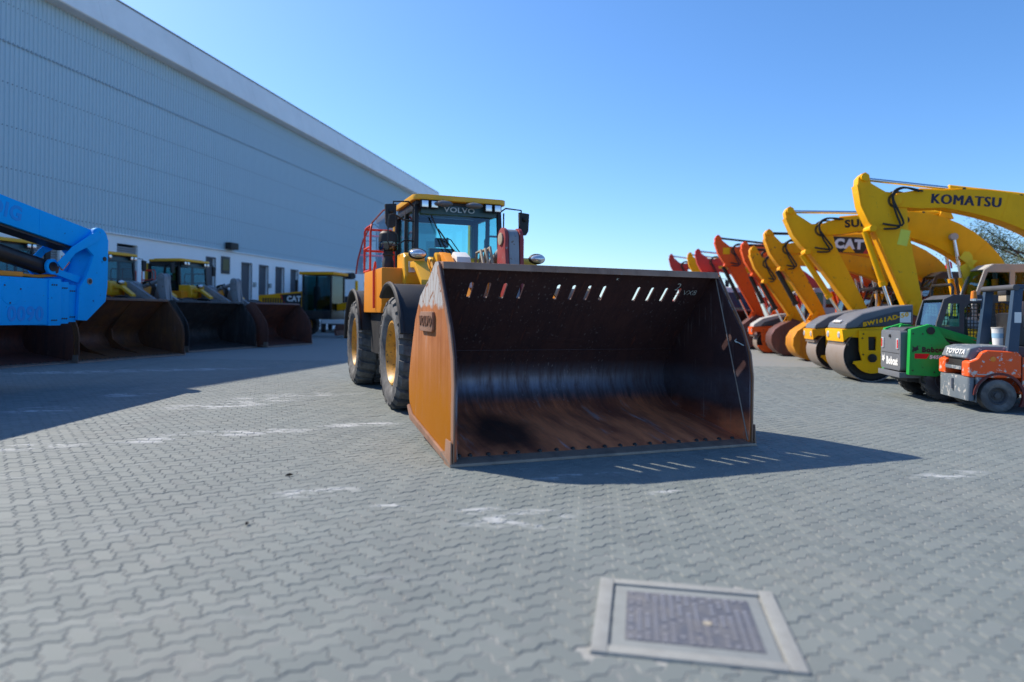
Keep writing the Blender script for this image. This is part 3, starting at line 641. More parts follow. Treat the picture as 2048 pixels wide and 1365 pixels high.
def loader(name, label, loc, rz, yel, amb, main=False, dx=0., gl=None, bk=None, short=False, group=None, crank=GREYS, w=1.79, bin=None):
    t = thing(name, label, 'wheel loader', loc, rz, group)
    gl = gl or GLS
    if main: b = bucket(t, None, RUST_IN, RUST_OUT, RUST_LIP, RUST_TOP, True)
    else: b = bucket(t, None, bin or bk, bk, RUST_LIP, bk, False, w, 26, ribs=(group == 'ribbed'))
    if group == 'ribbed': del t['group']
    if not main: b.scale = (1, 1, .88)
    d = dx
    xf, xr, r = -4.05+d, -7.85+d, .86
    for x in (xf, xr):
        for sg in (-1, 1): wheel(t, x, sg*1.285, r, r, .75, sg, GOLDR, rub=RUBBER2 if main else RUBBER)
    # frames and axles
    p = P().prism([(-3.1+d, .55), (-5.6+d, .55), (-5.7+d, 1.2), (-5.2+d, 2.2), (-4.7+d, 2.35), (-4.4+d, 1.7), (-3.2+d, 1.2)], -.42, .42)
    part('front_frame', p, amb, t, .03)
    part('rear_frame', P().box(-9.3+d, -5.8+d, -.5, .5, .6, 1.5), BLACK, t, .03)
    for x in (xf, xr): part('axle', P().cyl((x, -1.0, r), (x, 1.0, r), .22, 16), BLACK, t)
    # lift arms and linkage
    for sg in (-1, 1):
        part('lift_arm', P().prism([(-5.15+d, 2.35), (-4.95+d, 2.52), (-4.7+d, 2.48), (-3.4+d, 1.75), (-2.2+min(d, .1), .95), (-1.95, .55), (-2.1, .38), (-2.4+min(d, .1), .5), (-3.6+d, 1.3), (-4.9+d, 2.1)], sg*.50, sg*.64), amb if main else GREYS, t, .02)
        part('lift_cylinder', P().cyl((-5.2+d, sg*.40, 1.1), (-4.1+d, sg*.40, 1.45), .10, 12), GREYS, t)
        part('arm_pivot', P().cyl((-4.95+d, sg*.44, 2.36), (-4.95+d, sg*.70, 2.36), .15, 20), yel, t, .01)
    part('arm_cross_tube', P().cyl((-3.4+d, -.5, 1.5), (-3.4+d, .5, 1.5), .17, 16), GREYS, t)
    cy = .20 if main else 0.
    for sg in (-1, 1):
        part('bell_crank_plate', P().prism([(-3.28+d, 1.3), (-3.45+d, 1.9), (-3.55+d, 2.5)]+arc(-3.72+d, 2.66, .18, 10, 170, 8)+[(-3.9+d, 2.3), (-3.72+d, 1.8), (-3.6+d, 1.3)], cy+sg*.125-.03, cy+sg*.125+.03), MAROON if main else crank, t, .015)
        part('crank_pin', P().cyl((-3.72+d, cy+sg*.156, 2.66), (-3.72+d, cy+sg*.18, 2.66), .10, 18), HOSE if main else GREYS, t, .01)
    part('tilt_lever', P().prism([(-3.4+d, 1.2), (-3.5+d, 2.0), (-3.56+d, 2.62)]+arc(-3.72+d, 2.66, .16, 10, 170, 8)+[(-3.88+d, 2.5), (-3.80+d, 2.2), (-3.62+d, 1.3)], cy-.085, cy+.085), GREYS, t, .02)
    part('tilt_cylinder', P().cyl((-3.78+d, cy, 2.62), (-5.3+d, cy, 2.1), .075, 12), GREYS, t)
    part('bucket_link', P().cyl((-3.2+d, cy, 1.4), (-1.95, cy, 1.3), .09, 10), GREYS, t)
    # arm nose between cab and bucket, hydraulic hoses
    part('arm_shoulder', P().prism([(-4.4+d, 1.9), (-4.5+d, 2.42), (-4.75+d, 2.52), (-5.1+d, 2.3), (-5.1+d, 1.9)], -.45, -.2), WHITEP if main else GREYS, t, .03)
    for k, yy in enumerate((-.10, -.02, .06)):
        part('hydraulic_hose', P().tube([(-4.3+d, yy, 1.7), (-4.15+d, yy, 2.3), (-4.35+d, yy+.02, 2.52+.03*k), (-4.6+d, yy+.03, 2.50+.02*k), (-4.8+d, yy+.05, 2.1)], .026, 8), HOSE if main else BHOSE, t)
    # wheel guards
    for x, nm, zz in ((xf, 'front_fender', 0), (xr, 'rear_fender', 0)):
        for sg in (-1, 1):
            y0, y1 = sg*.93, sg*1.66
            a = arc(x, r, 1.06, 18 if x == xf else 15, 125 if x == xf else 178, 14); ai = arc(x, r, 1.03, 18 if x == xf else 15, 125 if x == xf else 178, 14)
            fd = part(nm, P().prism(a+ai[::-1], y0, y1), BLACK, t, .008)
            part('fender_rim', P().tube([(p_[0], y1, p_[1]) for p_ in a], .035, 8), BLACK, fd)
            part('fender_inner', P().prism(arc(x, r, 1.02, 25, 150, 12)+arc(x, r, .80, 150, 25, 12), sg*.90, sg*.925), amb, fd)
    # body: side boxes under the cab, platform, bonnet
    for sg in (-1, 1):
        bx = part('side_tank', P().prism([(-5.25+d, 1.47), (-5.15+d, 1.6), (-5.15+d, 2.24), (-7.0+d, 2.24), (-7.0+d, 1.47)], sg*.72, sg*1.57), amb, t, .03)
        part('lower_step', P().prism([(-5.4+d, .72), (-5.25+d, 1.46), (-6.85+d, 1.46), (-6.75+d, .72)], sg*.8, sg*1.46), BLACK, t, .02)
        if not short or sg < 0:
            rl = P(); gr_ = P().tube([(-5.7+d, sg*1.60, 1.55), (-5.75+d, sg*1.60, 2.2), (-5.8+d, sg*1.57, 2.36), (-5.95+d, sg*1.54, 2.28)], .022, 8)
            for pts in ([(-6.5+d, sg*1.54, 2.24), (-6.5+d, sg*1.54, 3.0), (-6.57+d, sg*1.51, 3.12), (-7.12+d, sg*1.51, 3.12), (-7.18+d, sg*1.54, 3.05), (-7.18+d, sg*1.54, 2.24)], [(-6.5+d, sg*1.54, 2.70), (-7.18+d, sg*1.54, 2.70)], [(-7.18+d, sg*1.54, 3.1), (-7.18+d, sg*1.02, 3.1), (-7.18+d, sg*.96, 3.02), (-7.18+d, sg*.96, 2.24)], [(-7.18+d, sg*1.54, 2.68), (-7.18+d, sg*.96, 2.68)], [(-6.5+d, sg*1.54, 2.26), (-7.18+d, sg*1.54, 2.26), (-7.18+d, sg*.96, 2.26)]): rl.tube(pts, .022, 8)
            part('handrail', rl, RAIL, t); part('grab_rail', gr_, RAIL, t)
        sp = P().prism([(-4.98+d, 1.96), (-4.93+d, 2.1), (-5.0+d, 2.42), (-5.1+d, 2.50), (-5.6+d, 2.50), (-5.6+d, 1.96)], sg*.86, sg*1.22)
        part('corner_panel', sp, yel, t, .05, seg=3)
        hb = P().prism([(-4.95+d, 2.33), (-4.60+d, 2.33), (-4.1+d, 2.0), (-4.1+d, 1.9), (-4.62+d, 2.22), (-4.95+d, 2.24)], sg*.94, sg*1.14)
        part('lamp_bracket', hb, yel, t, .01)
        hl = part('headlight', P().ball((-4.68+d, sg*1.07, 2.45), .10, .155, .095, 20, 12), BLACK, t)
        part('lens', P().ball((-4.66+d, sg*1.07, 2.45), .103, .14, .08, 20, 12), LENS, hl)
    part('cab_nose', P().prism([(-5.62+d, 1.75), (-5.30+d, 1.75), (-5.22+d, 2.25), (-5.36+d, 2.44), (-5.62+d, 2.50)], -.68, .68), yel, t, .06, seg=3)
    hood = P().prism([(-7.55+d, 1.4), (-7.55+d, 2.62), (-8.4+d, 2.62), (-9.2+d, 2.45), (-9.45+d, 2.1), (-9.45+d, 1.4)], -.85, .85)
    part('bonnet', hood, yel, t, .08, seg=3)
    part('counterweight', P().prism([(-8.9+d, .75), (-8.9+d, 1.39), (-9.6+d, 1.39), (-9.55+d, .85)], -1.25, 1.25), GREYS, t, .06)
    part('exhaust', P().cyl((-7.8+d, -.5, 2.6), (-7.8+d, -.5, 3.15), .07, 12), BLACK, t)
    c = cab(t, -5.75+d, gl, yel, main)
    return t, b, c
def main_loader():
    rz = R(-68.79); loc = (1.119, 7.285, .006)
    t, b, c = loader('wheel_loader', 'big yellow wheel loader with rusty slotted bucket lowered onto the paving', loc, rz, LOADY, LOADO, True, gl=GLS)
    w = 1.79
    # badge on the side plate
    bd = part('badge', P().prism(rrect(-1.33, -.76, 1.28, 1.50, .04), -w-.036, -w-.001), RUST_TOP, b, .008)
    text('VOLVO', .145, frame((-1.045, -w-.040, 1.39), (1, 0, 0), (0, 0, 1)), paint('badge_letter', (.13, .05, .025), .6), b, .006, .006, 1.05)
    # welded stiffener seen inside, chalk marks
    up0 = V((-1.575, 0, 1.03)); u_ = V((.915, 0, .97)).normalized(); nn = V((u_.z, 0, -u_.x))
    pts = slot2(0, 0, .075, .62)
    M = frame(up0+u_*.17+nn*.002+V((0, .07, 0)), u_.cross(nn)*-1, u_)
    part('stiffener', P().prism([(y, x) for x, y in pts], 0, .014, M=M, ax='z'), RUST_IN, b, .003)
    def on(y, z): s = (z-1.03)/.97; return V((-1.575+.915*s, y, z))+nn*.004
    text('2', .17, frame(on(1.33, 1.845), (0, 1, 0), u_), CHALK, b, .0006, -.004, name='chalk_writing')
    text('VX8', .12, frame(on(1.545, 1.78), (0, 1, 0.02), u_), CHALK, b, .0006, -.003, name='chalk_writing')
    text('K', .05, frame(on(.43, 1.915), (0, 1, 0), u_), CHALK, b, .0006, 0, name='chalk_writing')
    ck = P().tube([(-.25, w-.037, 1.20), (-.09, w-.037, 1.15)], .005, 5).tube([(-.22, w-.037, 1.22), (-.25, w-.037, 1.20), (-.215, w-.037, 1.175)], .005, 5)
    part('chalk_arrow', ck, CHALK, b)
    # cab lettering, wipers, roof mirrors, mirror frames
    X = -5.75
    text('VOLVO', .13, frame((X-.052, -.02, 3.385), (0, 1, 0), (0, 0, 1)), paint('visor_letter', (.45, .55, .58), .4), c, .002, .002, 1.35)
    for y in (-.36, .22):
        part('roof_mirror', P().ball((X+.09, y, 3.47), .10, .17, .055, 16, 8).cyl((X+.06, y, 3.5), (X-.02, y, 3.58), .012, 6), MGREY, c)
    wx = X-.02
    wp = P().tube([(wx+.05, .05, 2.38), (wx+.03, -.28, 2.80), (wx-.02, -.43, 3.02)], .014, 6).tube([(wx+.06, .12, 2.40), (wx+.045, -.2, 2.82), (wx+.03, -.28, 2.86)], .010, 6)
    wp.tube([(wx-.06, -.56, 3.28), (wx-.01, -.40, 2.92), (wx+.03, -.22, 2.46)], .013, 6)
    part('wiper', wp, BLKP, c)
    mf = P().tube([(X-.12, -.87, 3.14), (X+.05, -1.10, 3.14), (X+.12, -1.28, 3.22), (X+.12, -1.36, 3.20), (X+.12, -1.38, 3.05), (X+.12, -1.38, 2.72), (X+.12, -1.34, 2.66), (X+.08, -1.24, 2.66), (X+.02, -1.05, 2.78), (X-.12, -.87, 2.78)], .014, 8)
    mf.tube([(X-.05, -1.0, 3.13), (X-.05, -1.0, 2.2)], .013, 8).tube([(X-.12, -.88, 3.36), (X-.12, -.88, 2.0)], .016, 8);
    part('mirror_frame', mf, BLKP, c)
    part('grab_rail', P().tube([(X-.12, .88, 3.4), (X-.12, .88, 2.0)], .016, 8), BLKP, c)
    # air pre-cleaner on the tank
    x, y = -6.0, -1.30
    st = part('precleaner_pipe', P().lathe([(.11, 2.23), (.105, 2.40), (.085, 2.44), (.085, 2.50), (.10, 2.51), (.10, 2.54), (.085, 2.55), (.085, 2.60)], (x, y, 0), 'z', 20), BLACK, t)
    part('precleaner_bowl', P().lathe([(.085, 2.59), (.16, 2.60), (.172, 2.64), (.172, 2.76)], (x, y, 0), 'z', 24), BOWL, st)
    part('precleaner_cap', P().lathe([(.175, 2.75), (.178, 2.80), (.165, 2.90), (.12, 2.945), (.001, 2.95)], (x, y, 0), 'z', 24).cyl((x, y, 2.6), (x, y, 2.76), .05, 10), BLACK, st)
    part('decal', P().box(-4.935, -4.925, -1.16, -1.05, 2.16, 2.34), WHITEP, t)
    # curved clear screen with red edge beside the bonnet
    pts = [(-7.75, -1.62, 2.25), (-7.75, -1.58, 2.55), (-7.75, -1.48, 2.95), (-7.75, -1.30, 3.32), (-7.75, -1.08, 3.58), (-7.75, -.86, 3.68)]
    part('clear_screen', P().add(pts+[(-7.75, -.86, 2.25)], [tuple(range(7))]), SCRN, t)
    part('screen_edge', P().tube(pts, .018, 6), MAROON, t)
main_loader()

ROWL = R(-15)
def lipc(pts): a, b = gp(*pts[0]), gp(*pts[1]); return ((a.x+b.x)/2, (a.y+b.y)/2, .006)
loader('wheel_loader', 'yellow wheel loader with brown ribbed bucket, parked beside the blue boom head', (-11.15, 20.25, .006), ROWL, LOADY, LOADO, dx=1., gl=GLD, bk=rustmat('ribbed_bucket_rust', ((.20, .085, .03), (.11, .045, .03)), (.06, .035, .03), .25, .5), group='ribbed', w=1.95)
loader('wheel_loader', 'wheel loader with black-lined bucket, between the brown ribbed bucket and the high-backed maroon bucket', (-10.65, 25.3, .006), ROWL, LOADY, LOADO, dx=1., gl=GLD, bk=rustmat('blackened_bucket', ((.045, .036, .034), (.03, .027, .028)), (.10, .095, .09), .3, .5, None), w=1.85)
loader('wheel_loader', 'yellow wheel loader with maroon bucket nearest the motor grader', (-9.35, 28.85, .006), ROWL, LOADY, LOADO, dx=1., gl=GLD, bk=RUST_FAR, w=1.6)
loader('wheel_loader', 'wheel loader with yellow-edged bucket half hidden beneath the blue boom', (-12.25, 16.75, .006), ROWL, LOADY, LOADO, dx=1., gl=GLD, bk=BUCKY, bin=RUST_FAR, w=1.72)

# ------------------------------------------------------------------ blue boom lift
def boom_lift():
    # local x runs along the booms, towards the hinged head
    rz = R(81.3); o = (-9.12, 12.1, 0)
    t = thing('boom_lift', 'bright blue articulated boom lift with folded telescopic booms', 'boom lift', o, rz)
    up = P().prism([(1.98, 2.80), (1.98, 3.08), (1.83, 3.09), (-5.2, 4.34), (-5.2, 3.80), (1.50, 2.68)], -.25, .25)
    part('upper_boom', up, BLUE, t, .02)
    part('upper_boom_underside', P().prism([(1.5, 2.63), (-5.2, 3.75), (-5.2, 3.79), (1.5, 2.672)], -.2, .2), BLKP, t)
    for x in (.6, -1.4): part('weld_strap', P().prism([(x, 3.29-(x-.6)*.178), (x+.05, 3.28-(x-.6)*.178), (x+.05, 2.83-(x-.6)*.167), (x, 2.84-(x-.6)*.167)], -.254, -.2505), BLUE, t)
    text('DIG', .36, frame((-.10, -.253, 3.19), (1, 0, -.175), (.175, 0, 1)), BLUED, t, .002, .012, name='faded_lettering')
    # telescopic lower boom: three nested sections
    for k, (x0, x1, z0, z1, hy) in enumerate(((-3.6, .76, 1.17, 2.03, .30), (.761, 1.05, 1.15, 2.04, .32), (1.051, 1.28, 1.18, 1.99, .28), (1.281, 1.50, 1.21, 1.94, .245))):
        b = part('lower_boom_section', P().box(x0, x1, -hy, hy, z0, z1), BLUE, t, .018)
        if k:
            for zz in (z0+.1, z1-.12):
                for q in range(3): part('pad_bolt', P().cyl((x0+.07+q*.05, -hy-.012, zz), (x0+.07+q*.05, -hy+.01, zz), .014, 8), BLKP, b)
    text('0090', .36, frame((.28, -.303, 1.36), (1, 0, 0), (0, 0, 1)), BLUED, t, .002, .012, name='faded_lettering')
    part('cover_plate', P().lathe([(.001, -.306), (.22, -.306), (.225, -.30)], (-.02, 0, 1.75), 'y', 28), BLUE, t)
    for a in (20, 140, 260): part('cover_bolt', P().cyl((-.02+.19*cos(R(a)), -.312, 1.75+.19*sin(R(a))), (-.02+.19*cos(R(a)), -.30, 1.75+.19*sin(R(a))), .016, 8), BLKP, t)
    # head: two big side plates with rounded top
    for sg in (-1, 1):
        pts = [(1.46, 1.25), (1.70, 1.235), (2.20, 1.63), (2.25, 1.95), (2.26, 2.9)]+arc(2.0, 2.90, .24, 10, 125, 8)+[(1.62, 2.74), (1.86, 2.56), (1.80, 2.40), (1.66, 2.10), (1.50, 1.90)]
        h = part('head_plate', P().prism(pts, sg*.25, sg*.32), BLUE, t, .012)
        for x, z, r_ in ((1.98, 3.0, .055), (2.15, 2.51, .045), (1.75, 2.03, .065)):
            part('pin', P().cyl((x, sg*.315, z), (x, sg*.335, z), r_, 16), BLKP if r_ < .06 else GREYS, h)
            if r_ > .06: part('pin_core', P().cyl((x, sg*.336, z), (x, sg*.340, z), .045, 14), BLKP, h)
        lk = P().prism(arc(.96, 2.27, .15, 60, 290, 10)+[(1.58, 1.98), (1.64, 2.12), (1.14, 2.22)], sg*.16, sg*.22)
        part('link_lower', lk, BLUE, t, .01)
        part('link_upper', P().prism([(.92, 2.34), (1.06, 2.22), (1.36, 2.56), (1.96, 2.86), (2.06, 3.0), (1.92, 3.08), (1.28, 2.68)], sg*.325, sg*.345), BLUE, t, .008)
        part('stain', P().prism([(1.0, 2.30), (1.10, 2.28), (1.08, 2.16), (1.02, 2.14)], sg*.221, sg*.2225), RUST_IN, t)
    part('head_core', P().prism([(1.55, 1.28), (2.14, 1.66), (2.18, 2.85), (1.92, 2.85), (1.92, 2.5), (1.7, 2.0), (1.55, 1.86)], -.24, .24), BLUE, t, .02)
    part('lift_cylinder', P().cyl((.94, 0, 2.27), (-3.5, 0, 3.20), .15, 20), BLKP, t)
    part('cylinder_pin', P().cyl((.95, -.24, 2.27), (.95, .24, 2.27), .09, 16), BLKP, t)
    for k in range(4):
        part('hydraulic_hose', P().tube([(-3, -.12+.07*k, 2.08), (0, -.14+.07*k, 2.09), (.7, -.12+.07*k, 2.07), (1.2, -.08+.05*k, 2.12), (1.5, -.06+.04*k, 2.4)], .028, 6), LOADO if k < 2 else BHOSE, t)
    part('hose_guide', P().box(-.6, .3, -.22, .2, 2.04, 2.13), LOADO, t, .02)
    # chassis on the left, mostly out of the picture
    part('chassis', P().prism([(-4.2, .55), (.35, .55), (.35, .85), (-.2, 1.0), (-3.8, 1.0), (-4.2, .85)], .55, 1.9), BLUE, t, .03)
    part('turntable', P().prism([(-5.0, 1.02), (-1.2, 1.02), (-1.4, 1.9), (-4.6, 2.2), (-5.1, 1.9)], .45, 2.0), BLUE, t, .05)
    part('boom_tower', P().box(-5.3, -4.2, -.3, .44, 1.1, 4.1), BLUE, t, .03)
    for x in (-3.6, -.32):
        for y, sg in ((.38, -1), (2.05, 1)): wheel(t, x, y, .52, .52, .38, sg, GREYS, rub=RUBBER)
boom_lift()

# ------------------------------------------------------------------ motor grader and box truck by the wall
def grader():
    rz = R(-12); o = (-10.9, 39.9, 0)
    t = thing('motor_grader', 'yellow and black motor grader beyond the row of loader buckets', 'motor grader', o, rz)
    part('engine_hood', P().prism([(-3.9, 1.25), (-3.9, 2.35), (-1.1, 2.6), (-1.1, 1.25)], -.75, .75), YEL2, t, .05)
    g = P()
    for k in range(9): g.box(-3.6+k*.16, -3.52+k*.16, -.775, -.752, 1.6, 2.2)
    for k in range(9): part('vent_slat', P().box(-3.6+k*.16, -3.52+k*.16, -.775, -.752, 1.6, 2.2), BLACK, t)
    part('decal_panel', P().prism([(-2.1, 1.75), (-1.15, 1.75), (-1.15, 2.5), (-2.4, 2.4)], -.765, -.752), BLKP, t)
    part('red_stripe', P().prism([(-2.16, 1.75), (-2.10, 1.75), (-2.40, 2.4), (-2.52, 2.4)], -.768, -.753), REDP, t)
    text('CAT', .42, frame((-1.6, -.775, 2.15), (1, 0, 0), (0, 0, 1)), WHITEP, t, .002, .02)
    text('140', .26, frame((-1.8, -.775, 1.5), (1, 0, 0), (0, 0, 1)), WHITEP, t, .002, .02)
    part('exhaust', P().cyl((-2.0, .2, 2.5), (-2.0, .2, 3.3), .07), BLACK, t)
    c = P()
    for x, y in ((-1., -.8), (-1., .8), (.75, -.8), (.75, .8)): c.box(x-.05, x+.05, y-.05, y+.05, 1.35, 3.55)
    c.box(-1.05, .8, -.85, .85, 1.0, 1.5)
    cf = part('cab_frame', c, BLKP, t, .01)
    part('roof', P().box(-1.2, .95, -.95, .95, 3.55, 3.72), YEL2, cf, .04)
    for sg in (-1, 1): part('side_window', P().box(-.94, .69, sg*.8-.004, sg*.8+.004, 1.5, 3.5), GLD, cf)
    part('windscreen', P().box(.745, .755, -.74, .74, 1.5, 3.5), GLD, cf); part('rear_window', P().box(-1.005, -.995, -.74, .74, 2.4, 3.5), GLD, cf)
    part('seat', P().prism([(-.6, 1.6), (.0, 1.6), (0., 2.1), (-.4, 2.15), (-.5, 2.9), (-.65, 2.9)], -.28, .28), CABIN, cf, .03)
    part('main_beam', P().prism([(.8, 1.5), (.8, 1.9), (3.6, 2.25), (5.0, 1.6), (5.0, 1.25), (3.5, 1.85)], -.18, .18), YEL2, t, .03)
    for sg in (-1, 1):
        part('lift_cylinder', P().cyl((2.3, sg*.75, .9), (2.2, sg*.6, 3.2), .085, 12), YEL, t)
        part('lift_bracket', P().box(2.0, 2.5, sg*.6-.25, sg*.6+.25, 1.75, 2.1), YEL2, t, .03)
        for x in (-3.2, -1.6): wheel(t, x, sg*1.0, .66, .66, .4, sg, GOLDR, rub=RUBBER)
        wheel(t, 4.7, sg*.95, .66, .66, .4, sg, GOLDR, rub=RUBBER)
    part('blade', P().prism([(1.55, .12), (1.68, .12), (1.62, .4), (1.72, .72), (1.60, .72), (1.5, .4)], -1.9, 1.9), RUST_FAR, t, .01)
    part('circle_frame', P().prism([(1.6, .75), (4.6, 1.2), (4.6, 1.35), (1.4, .95)], -.5, .5), YEL2, t, .02)
    part('front_axle', P().cyl((4.7, -.9, .66), (4.7, .9, .66), .12), BLACK, t)
grader()
def box_truck():
    t = thing('box_truck', 'white box truck with crate and black roll on its roof, behind the motor grader', 'truck', (-12.6, 50.5, 0), R(-80))
    part('box_body', P().box(-3.2, 2.2, -1.15, 1.15, .9, 3.75), WHITEP, t, .04)
    part('truck_cab', P().prism([(2.3, .6), (4.0, .6), (4.0, 1.5), (3.7, 2.6), (2.3, 2.7)], -1.05, 1.05), WHITEP, t, .06)
    part('windscreen', P().prism([(3.99, 1.6), (4.02, 1.6), (3.76, 2.5), (3.73, 2.5)], -.9, .9), BLKP, t)
    part('roof_crate', P().box(-1.2, 0, -1.1, -.3, 3.76, 4.35), paint('crate_brown', (.26, .10, .05), .7), t, .02)
    part('roof_roll', P().cyl((.1, -.8, 4.0), (1.9, .9, 4.0), .24, 14), BLACK, t)
    for x in (-2.2, 3.1):
        for sg in (-1, 1): wheel(t, x, sg*1.0, .48, .48, .3, sg, GREYS, tread='smooth')
    part('chassis', P().box(-3.1, 3.9, -.4, .4, .5, .88), BLKP, t)
box_truck()

# ------------------------------------------------------------------ excavators
def poly_off(pts, hs):
    "closed outline round a centre line with half heights"
    a, b = [], []
    for i, p in enumerate(pts):
        q0, q1 = pts[max(i-1, 0)], pts[min(i+1, len(pts)-1)]
        dx, dz = q1[0]-q0[0], q1[1]-q0[1]; l = hypot(dx, dz); nx, nz = -dz/l, dx/l
        a.append((p[0]+nx*hs[i], p[1]+nz*hs[i])); b.append((p[0]-nx*hs[i], p[1]-nz*hs[i]))
    return a+b[::-1]
def excavator(label, loc, rz, col, T, Pv, E, foot=(.35, 1.95), elbow=(1.75, 4.55), cabm=LGREY, bcol=None, boomh=.40, cabside=1, bl=0., glassm=None, group='excavators parked in a row', detail=True, name='excavator', rodc=CHROME):
    t = thing(name, label, 'excavator', (loc[0], loc[1], 0), rz, group)
    bcol = bcol or RUST_FAR; glassm = glassm or GLD
    # undercarriage
    for sg in (-1, 1):
        y0, y1 = sg*.9, sg*1.5
        tr = [(x, z) for x, z in arc(1.65, .46, .44, -90, 90, 8)]+[(x, z) for x, z in arc(-1.65, .46, .44, 90, 270, 8)]
        tk = part('track', P().prism(tr, y0, y1), BLACK, t, .02)
        part('track_frame', P().box(-1.5, 1.5, sg*.98, sg*1.43, .2, .72).box(-1.2, 1.2, sg*1.43, sg*1.52, .3, .55), GREYS, tk, .02)
        for k in range(16):
            a = k/15*3.3-1.65; part('track_shoe', P().box(a-.09, a+.09, sg*.88, sg*1.52, .9, .935), BLACK, tk)
    part('swing_base', P().cyl((0, 0, .5), (0, 0, 1.08), .62, 24).box(-1.2, 1.2, -.9, .9, .45, .8), BLACK, t, .02)
    # house
    part('deck', P().prism(rrect(-2.35, 1.45, -1.32, 1.32, .2), 1.08, 1.28, ax='z'), MGREY, t, .03)
    part('engine_cover', P().prism([(-2.0, 1.29), (.0, 1.29), (.0, 2.1), (-.3, 2.25), (-2.0, 2.25)], -1.28, .30), col, t, .05)
    part('side_door', P().box(-2.0, .0, .32, 1.28, 1.29, 2.05), col, t, .04)
    part('counterweight', P().prism(rrect(-2.75, -2.02, -1.34, 1.34, .3), 1.15, 2.2, ax='z'), col, t, .05)
    part('tank', P().box(.05, 1.35, -1.28, -.42, 1.29, 2.0), col, t, .04)
    # cab on the left
    y0, y1 = .40, 1.33; X0, X1 = .10, 1.75
    side = [(X0, 1.3), (X1-.02, 1.3), (X1+.02, 1.9), (X1-.28, 2.85), (X1-.5, 3.0), (X0+.15, 3.0), (X0, 2.85)]
    w1 = [(X0+.75, 1.65), (X1-.12, 1.65), (X1-.1, 1.95), (X1-.36, 2.78), (X0+.75, 2.78)]
    w2 = [(X0+.12, 2.0), (X0+.62, 2.0), (X0+.62, 2.78), (X0+.12, 2.78)]
    c = part('cab', P().prism(side, y1-.05, y1, [w1, w2]).prism(side, y0, y0+.05, [w1, w2]), cabm, t, .012)
    part('cab_roof', P().prism([(X0, 2.86), (X0+.15, 3.01), (X1-.5, 3.01), (X1-.27, 2.86), (X1-.35, 2.84), (X1-.55, 2.95), (X0+.2, 2.95), (X0+.05, 2.84)], y0+.05, y1-.05), cabm, c, .01)
    part('cab_back', P().box(X0, X0+.05, y0+.05, y1-.05, 1.3, 2.1), cabm, c); part('cab_front', P().box(X1-.08, X1, y0+.05, y1-.05, 1.3, 1.55), cabm, c)
    for yy in (y0+.025, y1-.025):
        part('side_window', P().prism(w1, yy-.003, yy+.003), glassm, c); part('side_window', P().prism(w2, yy-.003, yy+.003), glassm, c)
    part('windscreen', P().add([(X1-.04, y0+.06, 1.56), (X1-.04, y1-.06, 1.56), (X1, y0+.06, 1.9), (X1, y1-.06, 1.9), (X1-.31, y0+.06, 2.83), (X1-.31, y1-.06, 2.83)], [(0, 1, 3, 2), (2, 3, 5, 4)]), glassm, c)
    part('rear_window', P().box(X0+.02, X0+.028, y0+.05, y1-.05, 2.1, 2.85), glassm, c)
    part('seat', P().prism([(X0+.3, 1.4), (X0+.8, 1.4), (X0+.82, 1.75), (X0+.48, 1.8), (X0+.38, 2.5), (X0+.25, 2.5)], .65, 1.1), CABIN, c, .03)
    part('grab_rail', P().tube([(X1-.15, y1+.02, 1.5), (X1-.10, y1+.05, 1.6), (X1-.1, y1+.05, 2.1), (X1-.2, y1+.02, 2.2)], .018, 6), BLKP, c)
    # boom
    f, e, p = foot, elbow, Pv
    line = bez(f, e, p, 14) if not bl else [f]+bez((f[0]+(e[0]-f[0])*.6, f[1]+(e[1]-f[1])*.6), e, (e[0]+(p[0]-e[0])*.3, e[1]+(p[1]-e[1])*.3), 10)+[p]
    n = len(line); hs = []
    for i in range(n):
        u = i/(n-1); hs.append((.20+(boomh-.20)*sin(pi*min(u*1.15, 1)**.85)**.75) if u < .87 else .20+(boomh-.2)*.35*(1-u)/.13*1.0)
    hs[-1] = .17
    bm = part('boom', P().prism(poly_off(line, hs), -.24, .24), col, t, .02)
    part('boom_foot_pin', P().cyl((f[0], -.36, f[1]), (f[0], .36, f[1]), .1), GREYS, bm)
    # stick
    ax = V((E[0]-T[0], E[1]-T[1])); L = ax.length; ax /= L; fw = V((-ax.y, ax.x))     # fw: out front
    if fw.x < 0: fw = -fw
    def sp(u, v): q = V(T)+ax*u+fw*v; return (q.x, q.y)
    pu = (V(Pv)-V(T)).dot(ax); pv = (V(Pv)-V(T)).dot(fw)
    st = [sp(-.12, .02), sp(-.05, .14), sp(.25, .27), sp(.65, .33), sp(1.1, .30), sp(1.45, .22), sp(L-.5, .17), sp(L, .12), sp(L+.1, 0), sp(L, -.13), sp(L-.6, -.22), sp(pu+.7, pv-.05), sp(pu+.25, pv-.20), sp(pu-.12, pv-.16), sp(pu-.3, pv*.7), sp(.2, -.10), sp(.0, -.12), sp(-.12, -.08)]
    sk = part('stick', P().prism(st, -.19, .19), col, t, .02)
    ed = [(V(a)+V(b))/2 for a, b in zip(st[2:8], st[3:9])]
    part('stick_front_plate', P().prism([sp(.1, .24), sp(.65, .345), sp(1.1, .315), sp(1.45, .235), sp(L-.5, .185), sp(L-.5, .172), sp(1.45, .222), sp(1.1, .302), sp(.65, .332), sp(.12, .22)], -.23, .23), col, sk)
    for u, v, r_ in ((0, 0, .10), (pu, pv, .13), (L-.02, 0, .10), (1.30, .27, .09)):
        q = sp(u, v); part('pivot_boss', P().cyl((q[0], -.27, q[1]), (q[0], .27, q[1]), r_, 18), col, sk, .01)
    # arm cylinder along the top of the boom
    k = int(n*.52); m = V(line[k]); d = (V(line[k+1])-V(line[k-1])).normalized(); nn = V((-d.y, d.x)); nn = nn if nn.y > 0 else -nn
    a0 = m+nn*(hs[k]+.16); a1 = V(T)
    mid = a0.lerp(a1, .52)
